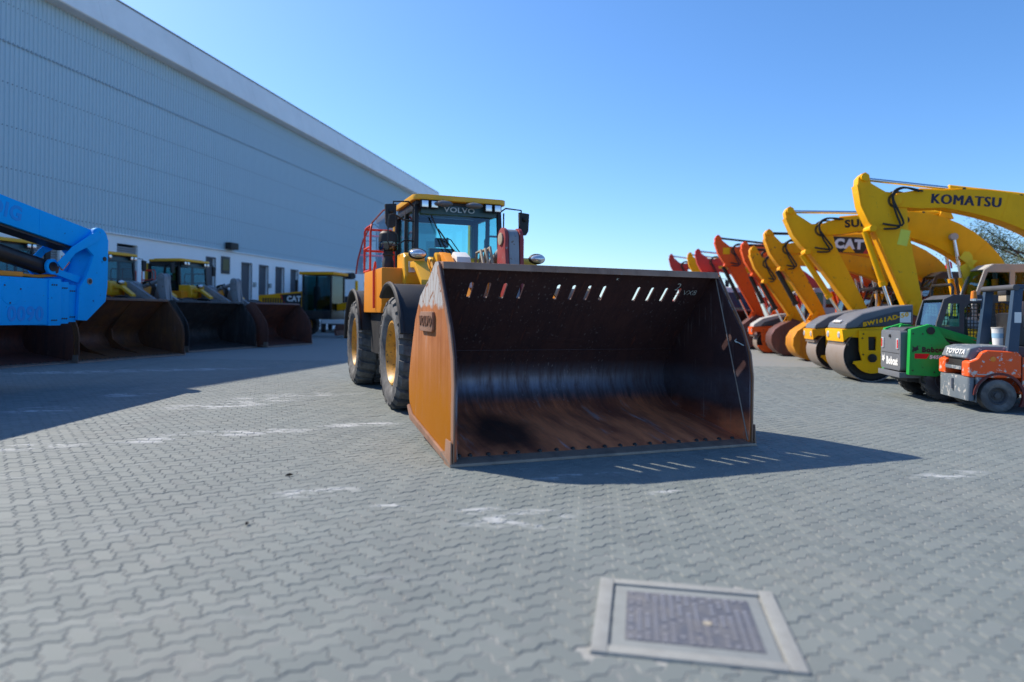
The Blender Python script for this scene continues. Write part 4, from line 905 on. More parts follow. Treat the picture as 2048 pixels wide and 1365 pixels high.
    cy = part('arm_cylinder', P().cyl((a0.x, 0, a0.y), (mid.x, 0, mid.y), .095, 16), col, t)
    part('rod', P().cyl((mid.x, 0, mid.y), (a1.x, 0, a1.y), .048, 12), rodc, cy)
    part('cylinder_bracket', P().prism([(a0.x-.22, m.y+hs[k]-.05), (a0.x+.22, m.y+hs[k]-.05), (a0.x+.1, a0.y+.1), (a0.x-.1, a0.y+.1)], -.14, .14), col, bm, .01)
    # bucket cylinder on the stick
    b0 = V(sp(1.30, .40)); b1 = V(sp(L-.25, .50)); md = b0.lerp(b1, .62)
    bc = part('bucket_cylinder', P().cyl((b0.x, 0, b0.y), (md.x, 0, md.y), .085, 14).cyl((md.x, 0, md.y), (b0.lerp(md, .92).x, 0, b0.lerp(md, .92).y), .105, 14), col if rodc is CHROME else BLKP, t)
    part('rod', P().cyl((md.x, 0, md.y), (b1.x, 0, b1.y), .042, 10), CHROME, bc)
    for sg in (-1, 1):
        q0, q1, q2 = V(sp(L-.55, .02)), b1, V(sp(L+.30, .28))
        part('link_arm', P().prism(poly_off([tuple(q0), tuple(q1)], [.07, .07]), sg*.20, sg*.25), col, t, .01)
        part('link_arm', P().prism(poly_off([tuple(q1), tuple(q2)], [.08, .09]), sg*.13, sg*.19), col, t, .01)
    # boom cylinders
    kk = int(n*.46); mb = V(line[kk])
    for sg in (-1, 1):
        s0, s1 = V((1.35, 1.25)), mb; md = s0.lerp(s1, .55)
        cb = part('boom_cylinder', P().cyl((s0.x, sg*.33, s0.y), (md.x, sg*.33, md.y), .085, 14), col, t)
        part('rod', P().cyl((md.x, sg*.33, md.y), (s1.x, sg*.33, s1.y), .048, 10), CHROME, cb)
        part('rod_end', P().cyl((s1.x, sg*.25, s1.y), (s1.x, sg*.40, s1.y), .10, 14), LGREY, cb)
    # bucket, curled under the stick
    ev = V(sp(L, 0)); R_ = .62
    a0_ = atan2(-.2, -1)
    cx, cz = ev.x-.25, max(ev.y-.68, .62)
    outp = [(ev.x+.22, ev.y+.10), (ev.x-.18, ev.y+.14)]+[(cx+.62*cos(a), cz+.60*sin(a)) for a in [R(q) for q in (115, 140, 165, 190, 215, 240, 262)]]+[(cx+.55, cz-.52)]
    inn = [(cx+.50, cz-.46)]+[(cx+.57*cos(a), cz+.55*sin(a)) for a in [R(q) for q in (262, 240, 215, 190, 165, 140, 115)]]+[(ev.x-.12, ev.y+.05), (ev.x+.2, ev.y+.03)]
    fl = lambda q: [(2*ev.x+.30-x_, z_) for x_, z_ in q]
    sd = fl(outp+[(ev.x+.45, ev.y-.45)]); outp, inn = fl(outp), fl(inn)
    bk = part('bucket', P().prism(outp+inn, -.55, .55), bcol, t, .008)
    for sg in (-1, 1):
        part('side_plate', P().prism(sd, sg*.55, sg*.59), bcol, bk, .005)
        part('bucket_ear', P().prism([(ev.x-.1, ev.y-.08), (ev.x+.5, ev.y+.12), (ev.x+.4, ev.y+.26), (ev.x-.05, ev.y+.1)], sg*.2, sg*.24), bcol, bk)
    tx = 2*ev.x+.30-(cx+.5)
    for k2 in range(5):
        y = -.46+k2*.23; part('tooth', P().hexa([(tx+.02, y-.05, cz-.56), (tx-.28, y-.02, cz-.5), (tx-.28, y+.02, cz-.5), (tx+.02, y+.05, cz-.56)], [(tx+.02, y-.05, cz-.44), (tx-.28, y-.02, cz-.48), (tx-.28, y+.02, cz-.48), (tx+.02, y+.05, cz-.44)]), RUST_LIP, bk)
    # hoses over the stick joint
    for sg, ofs in ((1, 0.), (1, .09), (-1, .04)):
        db = (V(line[-3])-V(Pv)).normalized(); pq = V(Pv)
        w0, w1, w2 = pq+db*(.5+ofs)+V((0, .20)), pq+db*.12+V((0, .34)), pq-db*.16+V((0, .20-ofs))
        hp = [tuple(w0), tuple(w1), tuple(w2), sp(pu+.30, pv+.16-ofs), sp(pu+.75, pv+.13-ofs), sp(1.35-ofs*2, .20)]
        q = []
        for i in range(len(hp)-1):
            for u in (0, .25, .5, .75): q.append((hp[i][0]+(hp[i+1][0]-hp[i][0])*u, sg*(.30-.05*ofs), hp[i][1]+(hp[i+1][1]-hp[i][1])*u))
        for _ in range(3): q = [q[0]]+[tuple((np.array(q[i-1])+2*np.array(q[i])+np.array(q[i+1]))/4) for i in range(1, len(q)-1)]+[q[-1]]
        part('hydraulic_hose', P().tube(q, .026, 7), BHOSE, t)
    for u_ in (.30, .62):
        k3 = int(n*u_); q = V(line[k3]); dd = (V(line[k3+1])-V(line[k3-1])).normalized(); n3 = V((-dd.y, dd.x)); hh = hs[k3]-.03
        part('weld_seam', P().prism([tuple(q+n3*hh-dd*.008), tuple(q+n3*hh+dd*.008), tuple(q-n3*hh+dd*.008), tuple(q-n3*hh-dd*.008)], .239, .245), col, bm)
    for uu in (1.55, L-.75): part('weld_seam', P().prism([sp(uu-.008, .17), sp(uu+.008, .17), sp(uu+.05, -.18), sp(uu+.034, -.18)], .189, .195), col, sk)
    for k3 in range(2, n-2, 3): part('pipe_clamp', P().box(line[k3][0]-.03, line[k3][0]+.03, .02, .16, line[k3][1]+hs[k3]-.01, line[k3][1]+hs[k3]+.06), BLKP, bm)
    gq = sp(pu, pv); part('grease_stain', P().lathe([(.135, .1905), (.20, .1905)], (gq[0], 0, gq[1]), 'y', 14), paint('grease', (.10, .06, .015), .3), sk)
    pp = [(V(line[i])+V((0, hs[i]+.03))) for i in range(1, n-1)]
    part('pipe_run', P().tube([(q.x, .12, q.y) for q in pp], .02, 6), col, bm)
    part('pipe_run', P().tube([(q.x, .06, q.y) for q in pp], .02, 6), col, bm)
    return t, bm, sk, c, line, hs
RZ = R(170)
def boomtext(bm, s, size, line, hs, u, mat, off=.02, sx=1., dz=0., shear=0., spc=None, bold=0.):
    i = int(u*(len(line)-1)); a, b = V(line[i-1]), V(line[min(i+2, len(line)-1)]); d = (b-a).normalized(); m = V(line[i])
    if d.x > 0: d = -d
    # left side seen from outside: reading direction is -x
    return text(s, size, frame((m.x, .244, m.y+dz), (d.x, 0, d.y), (-d.y if -d.x < 0 else d.y, 0, -d.x)), mat, bm, .0015, off, sx, shear, spc=spc, bold=bold)
# 1: nearest, dark-blue lettering on the boom
t, bm, sk, c, ln, hs = excavator('bright yellow excavator with dark blue lettering along its raised boom', (14.8, 16.7), RZ, YEL, (5.85, 5.10), (5.1, 4.50), (4.46, 1.40), foot=(.3, 2.0), elbow=(1.0, 4.75), boomh=.42)
boomtext(bm, 'KOMATSU', .35, ln, hs, .80, NAVY, 0., .90, -.02, spc=1.14, bold=.017)
part('warning_label', P().box(4.78, 5.02, .192, .195, 3.35, 3.75, Matrix.Translation((4.9, 0, 3.55)) @ Matrix.Rotation(-.22, 4, 'Y') @ Matrix.Translation((-4.9, 0, -3.55))), paint('label_yellow', (.75, .72, .08), .5), sk)
# 2: black lettering, curved boom, tarp round the cylinder
t, bm, sk, c, ln, hs = excavator('yellow excavator with torn yellow plastic wrapped round its boom cylinder and short black lettering', (14.5, 19.6), RZ, YEL, (6.25, 4.68), (5.36, 4.10), (4.0, 1.37), foot=(.25, 2.0), elbow=(1.55, 5.0), boomh=.44)
boomtext(bm, 'SUNWARD', .30, ln, hs, .80, BLKP, .014, 1.1)
bl_ = P(); random.seed(4)
for k in range(9):
    bl_.ball((1.35-.05*k*.6+random.uniform(-.1, .1), .42+random.uniform(-.06, .08), 2.15+.05*k+random.uniform(-.08, .08)), random.uniform(.08, .16), random.uniform(.07, .12), random.uniform(.08, .2), 7, 5)
for k in range(3):
    g0 = [(1.40-.10*k+random.uniform(-.07, .07)+.13*j*(1 if i_ % 2 else .6), .40+.05*((i_+j) % 2)+.03*k, 3.45-.25*k-.17*i_+random.uniform(-.05, .05)) for i_ in range(7) for j in range(3)]
    part('plastic_strip', P().add(g0, [(3*a+b, 3*a+b+1, 3*a+b+4, 3*a+b+3) for a in range(6) for b in range(2)]), TARP, t, ang=5)
part('plastic_bundle', bl_, TARP, t)
# 3: dark decal with pale lettering
t, bm, sk, c, ln, hs = excavator('amber excavator with black decal, pale lettering and yellow digging bucket', (15.2, 22.9), RZ, YEL2, (6.33, 4.42), (5.70, 3.85), (4.42, 1.24), foot=(.3, 2.0), elbow=(1.5, 4.60), cabm=BLKP, bcol=BUCKY, boomh=.42, rodc=BHOSE)
i = 9; a_, b_ = V(ln[8]), V(ln[12]); d_ = (a_-b_).normalized(); up_ = V((-d_.y, d_.x)); up_ = up_ if up_.y > 0 else -up_
m_ = (a_+b_)/2
def dq(u, v): q = m_+d_*u+up_*v; return (q.x, q.y)
part('decal', P().prism([dq(-.80, .30), dq(.62, .30), dq(.32, -.24), dq(-.80, -.24)], .2405, .2435), BLKP, bm)
part('decal_stripe', P().prism([dq(.62, .30), dq(.80, .30), dq(.50, -.24), dq(.32, -.24)], .2405, .2435), REDP, bm)
text('CAT', .42, frame((*[dq(-.14, .05)[0]], .2445, dq(-.14, .05)[1]), (-abs(d_.x) if d_.x < 0 else d_.x, 0, d_.y), (up_.x, 0, up_.y)), WHITEP, bm, .001, .028)
part('decal_triangle', P().prism([dq(-.32, -.22), dq(.08, -.22), dq(-.12, .02)], .2462, .2475), YEL, bm)
for x, m in ((.45, GREENL), (.85, REDL)):
    part('beacon', P().lathe([(.10, 3.02), (.10, 3.06), (.085, 3.2), (.05, 3.25), (.001, 3.26)], (x, .8, .12), 'z', 14).cyl((x, .8, 2.98), (x, .8, 3.14), .03, 8), m, c)
for k in range(14): part('guard_louvre', P().box(.06, .10, .45, 1.28, 1.5+k*.11, 1.56+k*.11), DGREY, c)
# 4..9: the rest of the row, further away
excavator('dark amber excavator with black bucket cylinder, next to the one with the black decal', (15.6, 25.7), RZ, YEL2, (6.27, 4.11), (5.75, 3.55), (4.50, 1.2), foot=(.3, 1.9), elbow=(1.5, 4.3), cabm=BLKP, rodc=BHOSE)
excavator('orange excavator wedged between the dark amber one and the tall orange one', (16.0, 27.9), RZ, ORA, (6.26, 4.53), (5.5, 3.95), (4.6, 1.37), foot=(.3, 1.9), elbow=(1.5, 4.6), cabm=DGREY, rodc=BHOSE)
t, bm, sk, c, ln, hs = excavator('tall orange-red excavator with small yellow sticker on its stick', (16.3, 30.6), RZ, ORA, (6.87, 5.12), (6.1, 4.5), (4.85, 1.35), foot=(.3, 1.9), elbow=(1.7, 4.9), cabm=DGREY, rodc=BHOSE)
part('sticker', P().box(6.35, 6.65, .20, .205, 4.35, 4.65), YEL, sk)
excavator('red excavator standing beside a pale yellow one near the far end of the row', (17.3, 36.8), RZ, REDP, (7.1, 5.08), (6.3, 4.45), (5.4, 1.6), foot=(.3, 1.9), elbow=(1.7, 4.9), cabm=LGREY)
excavator('pale yellow excavator between two red ones near the far end of the row', (18.0, 40.8), RZ, YEL, (7.2, 5.25), (6.4, 4.6), (5.5, 1.6), foot=(.3, 1.9), elbow=(1.7, 4.9), cabm=LGREY)
excavator('red excavator at the very end of the row', (18.5, 44.8), RZ, REDP, (7.9, 5.5), (7.1, 4.8), (6.1, 1.6), foot=(.3, 1.9), elbow=(1.9, 5.1), cabm=LGREY)

# ------------------------------------------------------------------ tandem rollers
def roller(label, drum_at, rz, col, hood, drumr=.62, w=1.25, scl=1., lett=None, group='tandem rollers parked in front of the excavators', simple=False):
    s = scl
    X = 1.02*s
    loc = world((drum_at[0], drum_at[1]), rz, -X, -w/2)
    t = thing('tandem_roller', label, 'road roller', loc, rz, group)
    r = drumr
    for x in (X, -X):
        d = part('drum', P().lathe([(r-.03, -w/2+.03), (r, -w/2), (r, w/2), (r-.03, w/2-.03)], (x, 0, r), 'y', 48), DRUM, t)
        part('drum_disc', P().lathe([(r-.02, w/2-.02), (r-.06, w/2-.06), (.2, w/2-.09), (.001, w/2-.09)], (x, 0, r), 'y', 40), BLKP, d)
        part('drum_disc', P().lathe([(r-.02, -w/2+.02), (r-.06, -w/2+.06), (.2, -w/2+.09), (.001, -w/2+.09)], (x, 0, r), 'y', 40), BLKP, d)
        for sg in (-1, 1):
            y0, y1 = sg*(w/2+.005), sg*(w/2+.055)
            pts = [(x-.30, r+.58), (x+.30, r+.58), (x+.28, r+.1), (x+.22, r-.12), (x+.40, r-.14), (x+.42, r-.2)]+[(x+.44*cos(R(a)), r+.02+.44*sin(R(a))) for a in range(-32, -150, -14)]+[(x-.42, r-.2), (x-.38, r-.10), (x-.22, r-.10), (x-.27, r+.1)]
            hole = [(x-.08, r+.12), (x+.08, r+.12), (x+.09, r+.44), (x-.09, r+.44)]
            sp_ = part('support_plate', P().prism(pts, y0, y1, [hole]), col, t, .008)
            part('hub', P().cyl((x, y0, r-.06), (x, sg*(w/2+.085), r-.06), .10, 18), BLKP, sp_, .01)
            part('hose_cover', P().box(x-.075, x+.075, min(y0, y0-sg*.05), max(y0, y0-sg*.05), r+.13, r+.43), BLKP, sp_)
            for bx_, bz in ((-.2, .5), (-.22, .4), (.2, .5), (.22, .4), (-.2, .02), (.2, .02)):
                part('bolt', P().cyl((x+bx_, y1-sg*.01, r+bz), (x+bx_, y1+sg*.014, r+bz), .018, 8), BLKP, sp_)
    for sg, x in ((1, X), (-1, -X)):
        # frame shoulders with headlamps
        b = part('drum_frame', P().prism([(x-sg*.75, r+.35), (x+sg*.50, r+.42), (x+sg*.62, r+.30), (x+sg*.66, r+.60), (x-sg*.75, r+.72)], -w/2+.06, w/2-.002), col, t, .03)
        part('scraper', P().box(x+sg*.52-.03, x+sg*.52+.06, -w/2+.05, w/2-.05, r+.22, r+.3), RUST_LIP, b)
        for y in (-.38, .38):
            part('headlamp', P().lathe([(.001, sg*.01), (.07, sg*.008), (.08, 0), (.08, -sg*.03)], (x+sg*.65, y, r+.47), 'x', 16), LENS, b)
    hp = [(X+.60, r+.61), (X+.56, r+.74), (X+.20, r+.98), (X-.5, r+1.16), (X-.92, r+1.20), (X-.92, r+.73), (X-.5, r+.73)]
    h = part('hood', P().prism(hp, -w/2+.04, w/2-.02), hood, t, .05, seg=3)
    part('hood_side', P().prism([(X+.30, r+.66), (X+.15, r+.82), (X-.5, r+1.02), (X-.88, r+1.08), (X-.88, r+.72)], w/2-.018, w/2+.0), DGREY, h, .004)
    if lett:
        text(lett[0], .13, frame((X-.30, w/2+.003, r+.84), (-1, 0, .26), (.26, 0, 1)), YEL, h, .001, .006, 1.25, .15)
        text(lett[1], .11, frame((X+.555, 0, r+.78), (0, 1, 0), (-.8, 0, .6)), WHITEP, h, .012, .006, 1.2)
        part('instruction_label', P().box(X-.86, X-.62, w/2+.001, w/2+.003, r+.78, r+1.02), WHITEP, h)
    # operator platform at the middle
    part('platform', P().box(-.5, .1, -w/2, w/2, r-.05, r+.2), BLKP, t, .02)
    part('seat', P().prism([(-.55, r+.2), (-.1, r+.2), (-.08, r+.5), (-.38, r+.55), (-.45, r+1.0), (-.58, r+1.0)], -.25, .25), BLKP, t, .03)
    rp = P().tube([(-.75, -.5, r+.2), (-.8, -.5, r+1.6), (-.8, -.42, r+1.68), (-.8, .42, r+1.68), (-.8, .5, r+1.6), (-.75, .5, r+.2)], .035, 8)
    part('roll_bar', rp, BLKP, t)
    part('rear_hood', P().prism([(-X-.55, r+.61), (-X-.5, r+.8), (-X+.3, r+.95), (-X+.4, r+.73)], -w/2+.05, w/2-.05), hood, t, .04)
    part('steering_wheel', P().tube([(-.02+.05*cos(a), .18*cos(a), r+.95+.18*sin(a)*.5) for a in [2*pi*i/16 for i in range(16)]], .015, 6, True), BLKP, t)
    return t
RR = R(170)
roller('yellow tandem roller with sloping grey hood and lettering, beside the green skid steer', (8.40, 15.94), R(173), YEL, MGREY, lett=('BW161AD-50', 'BOMAG'))
roller('small yellow tandem roller with grey hood, tucked behind the lettered roller', (9.25, 19.45), RR, YEL2, MGREY, drumr=.55, w=1.1)
roller('compact orange tandem roller with pale drum, near the far brown buckets', (10.45, 27.8), RR, ORA, LGREY, drumr=.45, w=.95, scl=.85)

# ------------------------------------------------------------------ green skid steer
def skid_steer():
    rz = R(-10); q = (7.88, 12.40)
    loc = world(q, rz, .38, .60)
    t = thing('skid_steer_loader', 'green compact skid steer loader with grey rear door and black caged cab', 'skid steer', loc, rz)
    for x in (-.38, .52):
        for sg in (-1, 1): wheel(t, x, sg*.56, .385, .385, .27, sg, DGREY, rub=RUBBER, rimr=.5, n=16)
    hw = .44
    part('lower_body', P().prism([(-.95, .32), (1.0, .25), (1.05, .5), (.6, .75), (-.95, .75)], -.42, .42), BLACK, t, .03)
    # rear uprights with side panels
    for sg in (-1, 1):
        y0, y1 = sg*.56, sg*.70
        pts = [(-1.02, .47), (-.55, .45), (-.38, .58), (-.22, .92), (-.40, 1.10), (-.55, 1.34), (-.68, 1.40), (-.80, 1.36), (-1.0, 1.30)]
        u = part('rear_upright', P().prism(pts, y0, y1), GREEN, t, .015)
        arm = P().prism([(-.80, 1.25), (-.74, 1.37), (-.60, 1.38), (.62, 1.02), (1.25, .70), (1.32, .48), (1.2, .46), (1.1, .66), (.55, .88), (-.55, 1.20)], sg*.48, sg*.57)
        part('lift_arm', arm, GREEN, t, .015)
        part('arm_stripe', P().prism([(.05, 1.14), (.60, .985), (.72, .93), (.60, .91)], sg*.571, sg*.574), REDL, t)
        part('arm_pivot', P().cyl((-.67, sg*.69, 1.28), (-.67, sg*.725, 1.28), .07, 16), BLKP, t, .008)
        part('red_cylinder', P().cyl((-.15, sg*.62, .99), (.25, sg*.62, .93), .045, 12), REDL, t)
        part('rod', P().cyl((.25, sg*.62, .93), (.65, sg*.62, .87), .025, 10), CHROME, t)
        part('side_vent', P().box(-.35, .18, sg*.44, sg*.47, .72, 1.06), BLKP, t, .02)
        part('side_panel', P().prism([(-.5, .5), (.7, .5), (.8, .8), (.35, 1.12), (-.55, 1.2)], sg*.40, sg*.438), GREEN, t, .01)
        part('fender', P().box(-.2, .75, sg*.44, sg*.60, .66, .70), GREEN, t, .01)
        for k in range(6): part('vent_louvre', P().box(-.33+k*.085, -.27+k*.085, sg*.470, sg*.478, .74, 1.04), DGREY, t)
        for bx_, bz in ((-.96, .55), (-.96, .9), (-.96, 1.22), (-.6, .53), (-.5, .56), (-.42, .85), (-.8, 1.22)):
            part('panel_bolt', P().cyl((bx_, sg*.70, bz), (bx_, sg*.708, bz), .014, 8), BLKP, t)
        part('hose', P().tube([(-.5, sg*.60, 1.18), (-.3, sg*.60, 1.08), (.2, sg*.60, .98), (.5, sg*.595, .92)], .014, 6), BHOSE, t)
    dr = part('rear_door', P().prism(rrect(-.50, .50, .52, 1.27, .07), -1.10, -.97, ax='x'), MGREY, t, .02)
    part('door_groove', P().box(-1.104, -1.1005, -.45, .45, .835, .845), BLKP, dr)
    for y in (-.38, .38):
        part('tail_lamp', P().prism(rrect(y-.06, y+.06, .92, 1.12, .015), -1.115, -1.1005, ax='x'), LENS, dr, .003)
        part('tail_lamp_red', P().box(-1.119, -1.1155, y+(.0 if y > 0 else -.05), y+(.05 if y > 0 else .0), .94, 1.10), REDL, dr)
    text('Bobcat', .19, frame((-1.104, -.10, .68), (0, -1, 0), (0, 0, 1)), WHITEP, dr, .001, .012, .92)
    def head(o, s, M):
        pts = [(-.5, -.3), (-.35, -.05), (-.5, .5), (-.2, .22), (.12, .26), (.42, .6), (.40, .1), (.55, -.15), (.2, -.25), (.1, -.5), (-.2, -.35)]
        return P().prism([(x*s, y*s) for x, y in pts], 0, .002, M=M, ax='z')
    part('emblem', head(0, .15, frame((-1.104, .34, .72), (0, -1, 0), (0, 0, 1))), WHITEP, dr)
    part('door_latch', P().lathe([(.001, -1.125), (.03, -1.125), (.03, -1.10)], (0, 0, 1.16), 'x', 12), BLKP, dr)
    sp = t
    text('Bobcat', .125, frame((-.62, -.7025, .93), (1, 0, 0), (0, 0, 1)), BLKP, t, .001, .008, .95)
    part('emblem', head(0, .11, frame((-.92, -.7025, .95), (1, 0, 0), (0, 0, 1))), BLKP, t)
    text('S450', .085, frame((-.58, -.7025, .80), (1, 0, 0), (0, 0, 1)), WHITEP, t, .001, .005, 1.1, .1)
    part('side_stripe', P().prism([(-.93, .77), (-.73, .77), (-.68, .86), (-.93, .86)], -.7035, -.701), REDL, t)
    part('rear_bumper', P().prism([(-1.13, .40), (-.6, .40), (-.6, .48), (-1.13, .50)], -.55, .55), MGREY, t, .01)
    part('engine_lid', P().prism([(-1.02, 1.272), (-.55, 1.272), (-.5, 1.34), (-.95, 1.32)], -.40, .40), DGREY, t, .01)
    # cab with mesh sides
    sd = [(-.50, 1.2), (-.48, 1.42), (-.36, 1.86), (-.2, 1.94), (.78, 1.94), (.9, 1.86), (1.0, .8), (.1, .75), (.1, 1.1)]
    win = [(-.02, 1.12), (.72, .92), (.80, 1.0), (.74, 1.74), (.64, 1.80), (.08, 1.80), (-.02, 1.70)]
    gl = [(-.40, 1.36), (-.10, 1.36), (-.10, 1.78), (-.28, 1.78)]
    cf = None
    for sg in (-1, 1):
        c = part('cab_side', P().prism(sd, sg*.43, sg*.475, [win, gl]), DGREY, t, .01)
        part('side_window', P().prism(gl, sg*.45, sg*.455), GLS, c)
        g = P()
        for k in range(13):
            x = .03+k*.058; g.box(x-.005, x+.005, sg*.452-.004, sg*.452+.004, 1.12-.27*x if x < .7 else .93, 1.79)
        for k in range(12):
            z = 1.02+k*.066; g.box(-.01 if z > 1.12 else .2, .77, sg*.452-.0045, sg*.452+.0045, z-.005, z+.005)
        o = part('window_mesh', g, BLKP, c); o['kind'] = 'stuff'
    part('cab_roof', P().prism([(-.36, 1.86), (-.2, 1.945), (.78, 1.945), (.9, 1.86), (.8, 1.84), (.7, 1.88), (-.18, 1.88), (-.28, 1.82)], -.43, .43), DGREY, t, .01)
    part('rear_window', P().add([(-.45, -.40, 1.38), (-.45, .40, 1.38), (-.36, .40, 1.80), (-.36, -.40, 1.80)], [(0, 1, 2, 3)]), GLS, t)
    part('cab_rear_frame', P().hexa([(-.5, -.43, 1.2), (-.42, -.43, 1.2), (-.42, .43, 1.2), (-.5, .43, 1.2)], [(-.48, -.43, 1.36), (-.42, -.43, 1.36), (-.42, .43, 1.36), (-.48, .43, 1.36)]), DGREY, t, .01)
    part('seat', P().prism([(.05, .8), (.55, .8), (.55, 1.0), (.2, 1.04), (.12, 1.55), (0., 1.55)], -.22, .22), CABIN, t, .03)
    part('quick_coupler', P().box(1.28, 1.42, -.5, .5, .12, .62), BLACK, t, .02)
skid_steer()

# ------------------------------------------------------------------ orange forklift
def forklift():
    rz = R(-10); loc = world((7.86, 11.03), rz, .62, .49)
    t = thing('forklift_truck', 'scratched orange red forklift with dark blue overhead guard posts', 'forklift', loc, rz)
    for sg in (-1, 1):
        wheel(t, -.62, sg*.44, .265, .265, .20, sg, DGREY, tread='smooth', rub=RUBBER2, rimr=.52)
        wheel(t, .85, sg*.50, .34, .34, .24, sg, DGREY, tread='rock', rimr=.52, n=18)
    # counterweight, upper red, lower grey
    RX = -1.07
    part('rear_slab', P().prism(rrect(RX, RX+.115, -.52, .52, .055), .17, .557, ax='z'), FORKG, t, .03)
    for sg in (-1, 1):
        part('lower_weight', P().prism([(RX+.117, .16), (RX+.12, .15)]+[(-.62+.33*cos(R(a)), .265+.33*sin(R(a))) for a in range(185, 115, -10)]+[(-.80, .557), (RX+.117, .557)], sg*.02, sg*.545), FORKG, t, .015)
        part('wheel_arch', P().prism([(-.62+.34*cos(R(a)), .265+.34*sin(R(a))) for a in range(175, -30, -12)]+[(-.62+.38*cos(R(a)), .265+.38*sin(R(a))) for a in range(-25, 180, 12)], sg*.50, sg*.556), paint('arch_maroon', (.12, .02, .02), .5), t)
        part('upper_weight', P().prism([(RX-.004, .56), (-.30, .56), (-.30, .92), (-.36, .985), (-.80, 1.0), (-.88, .96), (-.94, .86), (RX-.004, .80)], sg*.30, sg*.55), FORKR, t, .035, seg=3)
        part('body_side', P().prism([(-.295, .30), (.55, .26), (.62, .5), (.45, .86), (-.29, .90)], sg*.35, sg*.54), FORKR, t, .03)
        part('amber_reflector', P().lathe([(.001, sg*.562), (.04, sg*.56), (.045, sg*.55)], (-.72, 0, .86), 'y', 14), AMBER, t)
    for sg in (-1, 1):
        part('panel_gap', P().box(-.30, -.292, sg*.54, sg*.5515, .35, .93), BLKP, t)
        part('step_plate', P().box(.0, .5, sg*.53, sg*.56, .30, .36), BLKP, t, .008)
        part('scuff', P().box(-.95, -.62, sg*.5505, sg*.553, .60, .615), LGREY, t)
    part('tow_pin', P().cyl((RX-.02, 0, .32), (RX-.02, 0, .50), .025, 10), GREYS, t)
    part('rear_hood', P().prism([(RX, .86), (RX+.06, 1.02), (-.88, 1.06), (-.4, 1.07), (-.35, .99), (-.85, .92), (-.97, .82)], -.44, .46), FORKG, t, .03, seg=3)
    part('hood_recess', P().box(RX+.05, -.8, -.28, .29, .66, .85), BLACK, t, .02)
    part('recess_lip', P().prism([(RX-.004, .66), (RX-.004, .72), (RX+.07, .70), (RX+.07, .66)], -.29, .29), FORKG, t, .01)
    text('TOYOTA', .115, frame((RX+.028, -.03, .95), (0, -1, 0), (.35, 0, .94)), WHITEP, t, .014, .004, 1.35)
    part('engine_cover', P().box(-.38, .35, -.32, .32, .86, 1.06), DGREY, t, .03)
    part('seat', P().prism([(-.3, 1.06), (.2, 1.06), (.2, 1.18), (-.1, 1.2), (-.2, 1.62), (-.32, 1.6)], -.24, .24), BLKP, t, .03)
    for sg in (-1, 1):
        part('rear_post', P().hexa([(-.50, sg*.47-.06, .93), (-.34, sg*.47-.06, .93), (-.34, sg*.47+.06, .93), (-.50, sg*.47+.06, .93)], [(-.40, sg*.45-.05, 2.0), (-.27, sg*.45-.05, 2.0), (-.27, sg*.45+.05, 2.0), (-.40, sg*.45+.05, 2.0)]), FORKB, t, .012)
        part('front_post', P().hexa([(.50, sg*.47-.04, .8), (.58, sg*.47-.04, .8), (.58, sg*.47+.04, .8), (.50, sg*.47+.04, .8)], [(.36, sg*.45-.04, 2.0), (.44, sg*.45-.04, 2.0), (.44, sg*.45+.04, 2.0), (.36, sg*.45+.04, 2.0)]), FORKB, t, .012)
        part('guard_rail', P().box(-.36, .42, sg*.45-.05, sg*.45+.05, 2.0, 2.07), FORKB, t, .015)
    for k in range(7): part('guard_bar', P().box(-.36+k*.125, -.32+k*.125, -.40, .40, 2.01, 2.06), FORKB, t)
    part('rear_cross_tube', P().cyl((-.38, -.52, 2.02), (-.38, .52, 2.02), .05, 14), DGREY, t)
    part('post_label', P().box(-.40, -.30, -.5375, -.534, 1.45, 1.62, Matrix.Translation((0, .02, 0))), WHITEP, t)
    lm = part('rear_lamp', P().box(-.42, -.30, -.30, -.05, 1.80, 1.90), HOSE, t, .02)
    part('lamp_cap', P().box(-.43, -.29, -.31, -.04, 1.90, 1.98), BLKP, t, .02)
    part('beacon', P().lathe([(.05, 1.86), (.05, 1.89), (.042, 1.99), (.001, 2.0)], (-.52, .55, 0), 'z', 14), AMBER, t)
    part('beacon_base', P().lathe([(.055, 1.82), (.055, 1.858), (.001, 1.858)], (-.52, .55, 0), 'z', 14).cyl((-.52, .55, 1.84), (-.42, .49, 1.84), .015, 6), LENS, t)
    st = P().tube([(.38+.05*cos(a), .15*cos(a), 1.35+.14*sin(a)) for a in [2*pi*i/16 for i in range(16)]], .014, 6, True).cyl((.38, 0, 1.35), (.5, 0, .95), .03, 8)
    part('steering_wheel', st, BLKP, t)
    for sg in (-1, 1):
        part('mast_rail', P().box(1.05, 1.17, sg*.32-.05, sg*.32+.05, .1, 2.05), BLKP, t, .01)
        part('fork', P().box(1.25, 2.3, sg*.25-.06, sg*.25+.06, .05, .10), BLKP, t, .01)
    part('carriage', P().box(1.18, 1.26, -.48, .48, .1, .55), BLKP, t, .01)
    # plastic pail standing on the engine cover
    pl = thing('plastic_pail', 'white plastic pail standing on the forklift beside its rear post', 'pail', world(loc, rz, -.30, .12)[:2]+(1.066,), rz)
    part('pail_body', P().lathe([(.001, .0), (.105, .0), (.125, .26), (.13, .28), (.12, .28), (.10, .012), (.001, .012)], (0, 0, 0), 'z', 24), WHITEP, pl)
    part('pail_lid', P().lathe([(.133, .281), (.133, .30), (.001, .305)], (0, 0, 0), 'z', 24), LGREY, pl)
    part('pail_label', P().lathe([(.117, .12), (.122, .20)], (0, 0, 0), 'z', 24), paint('pail_blue', (.3, .5, .66), .6), pl)
forklift()

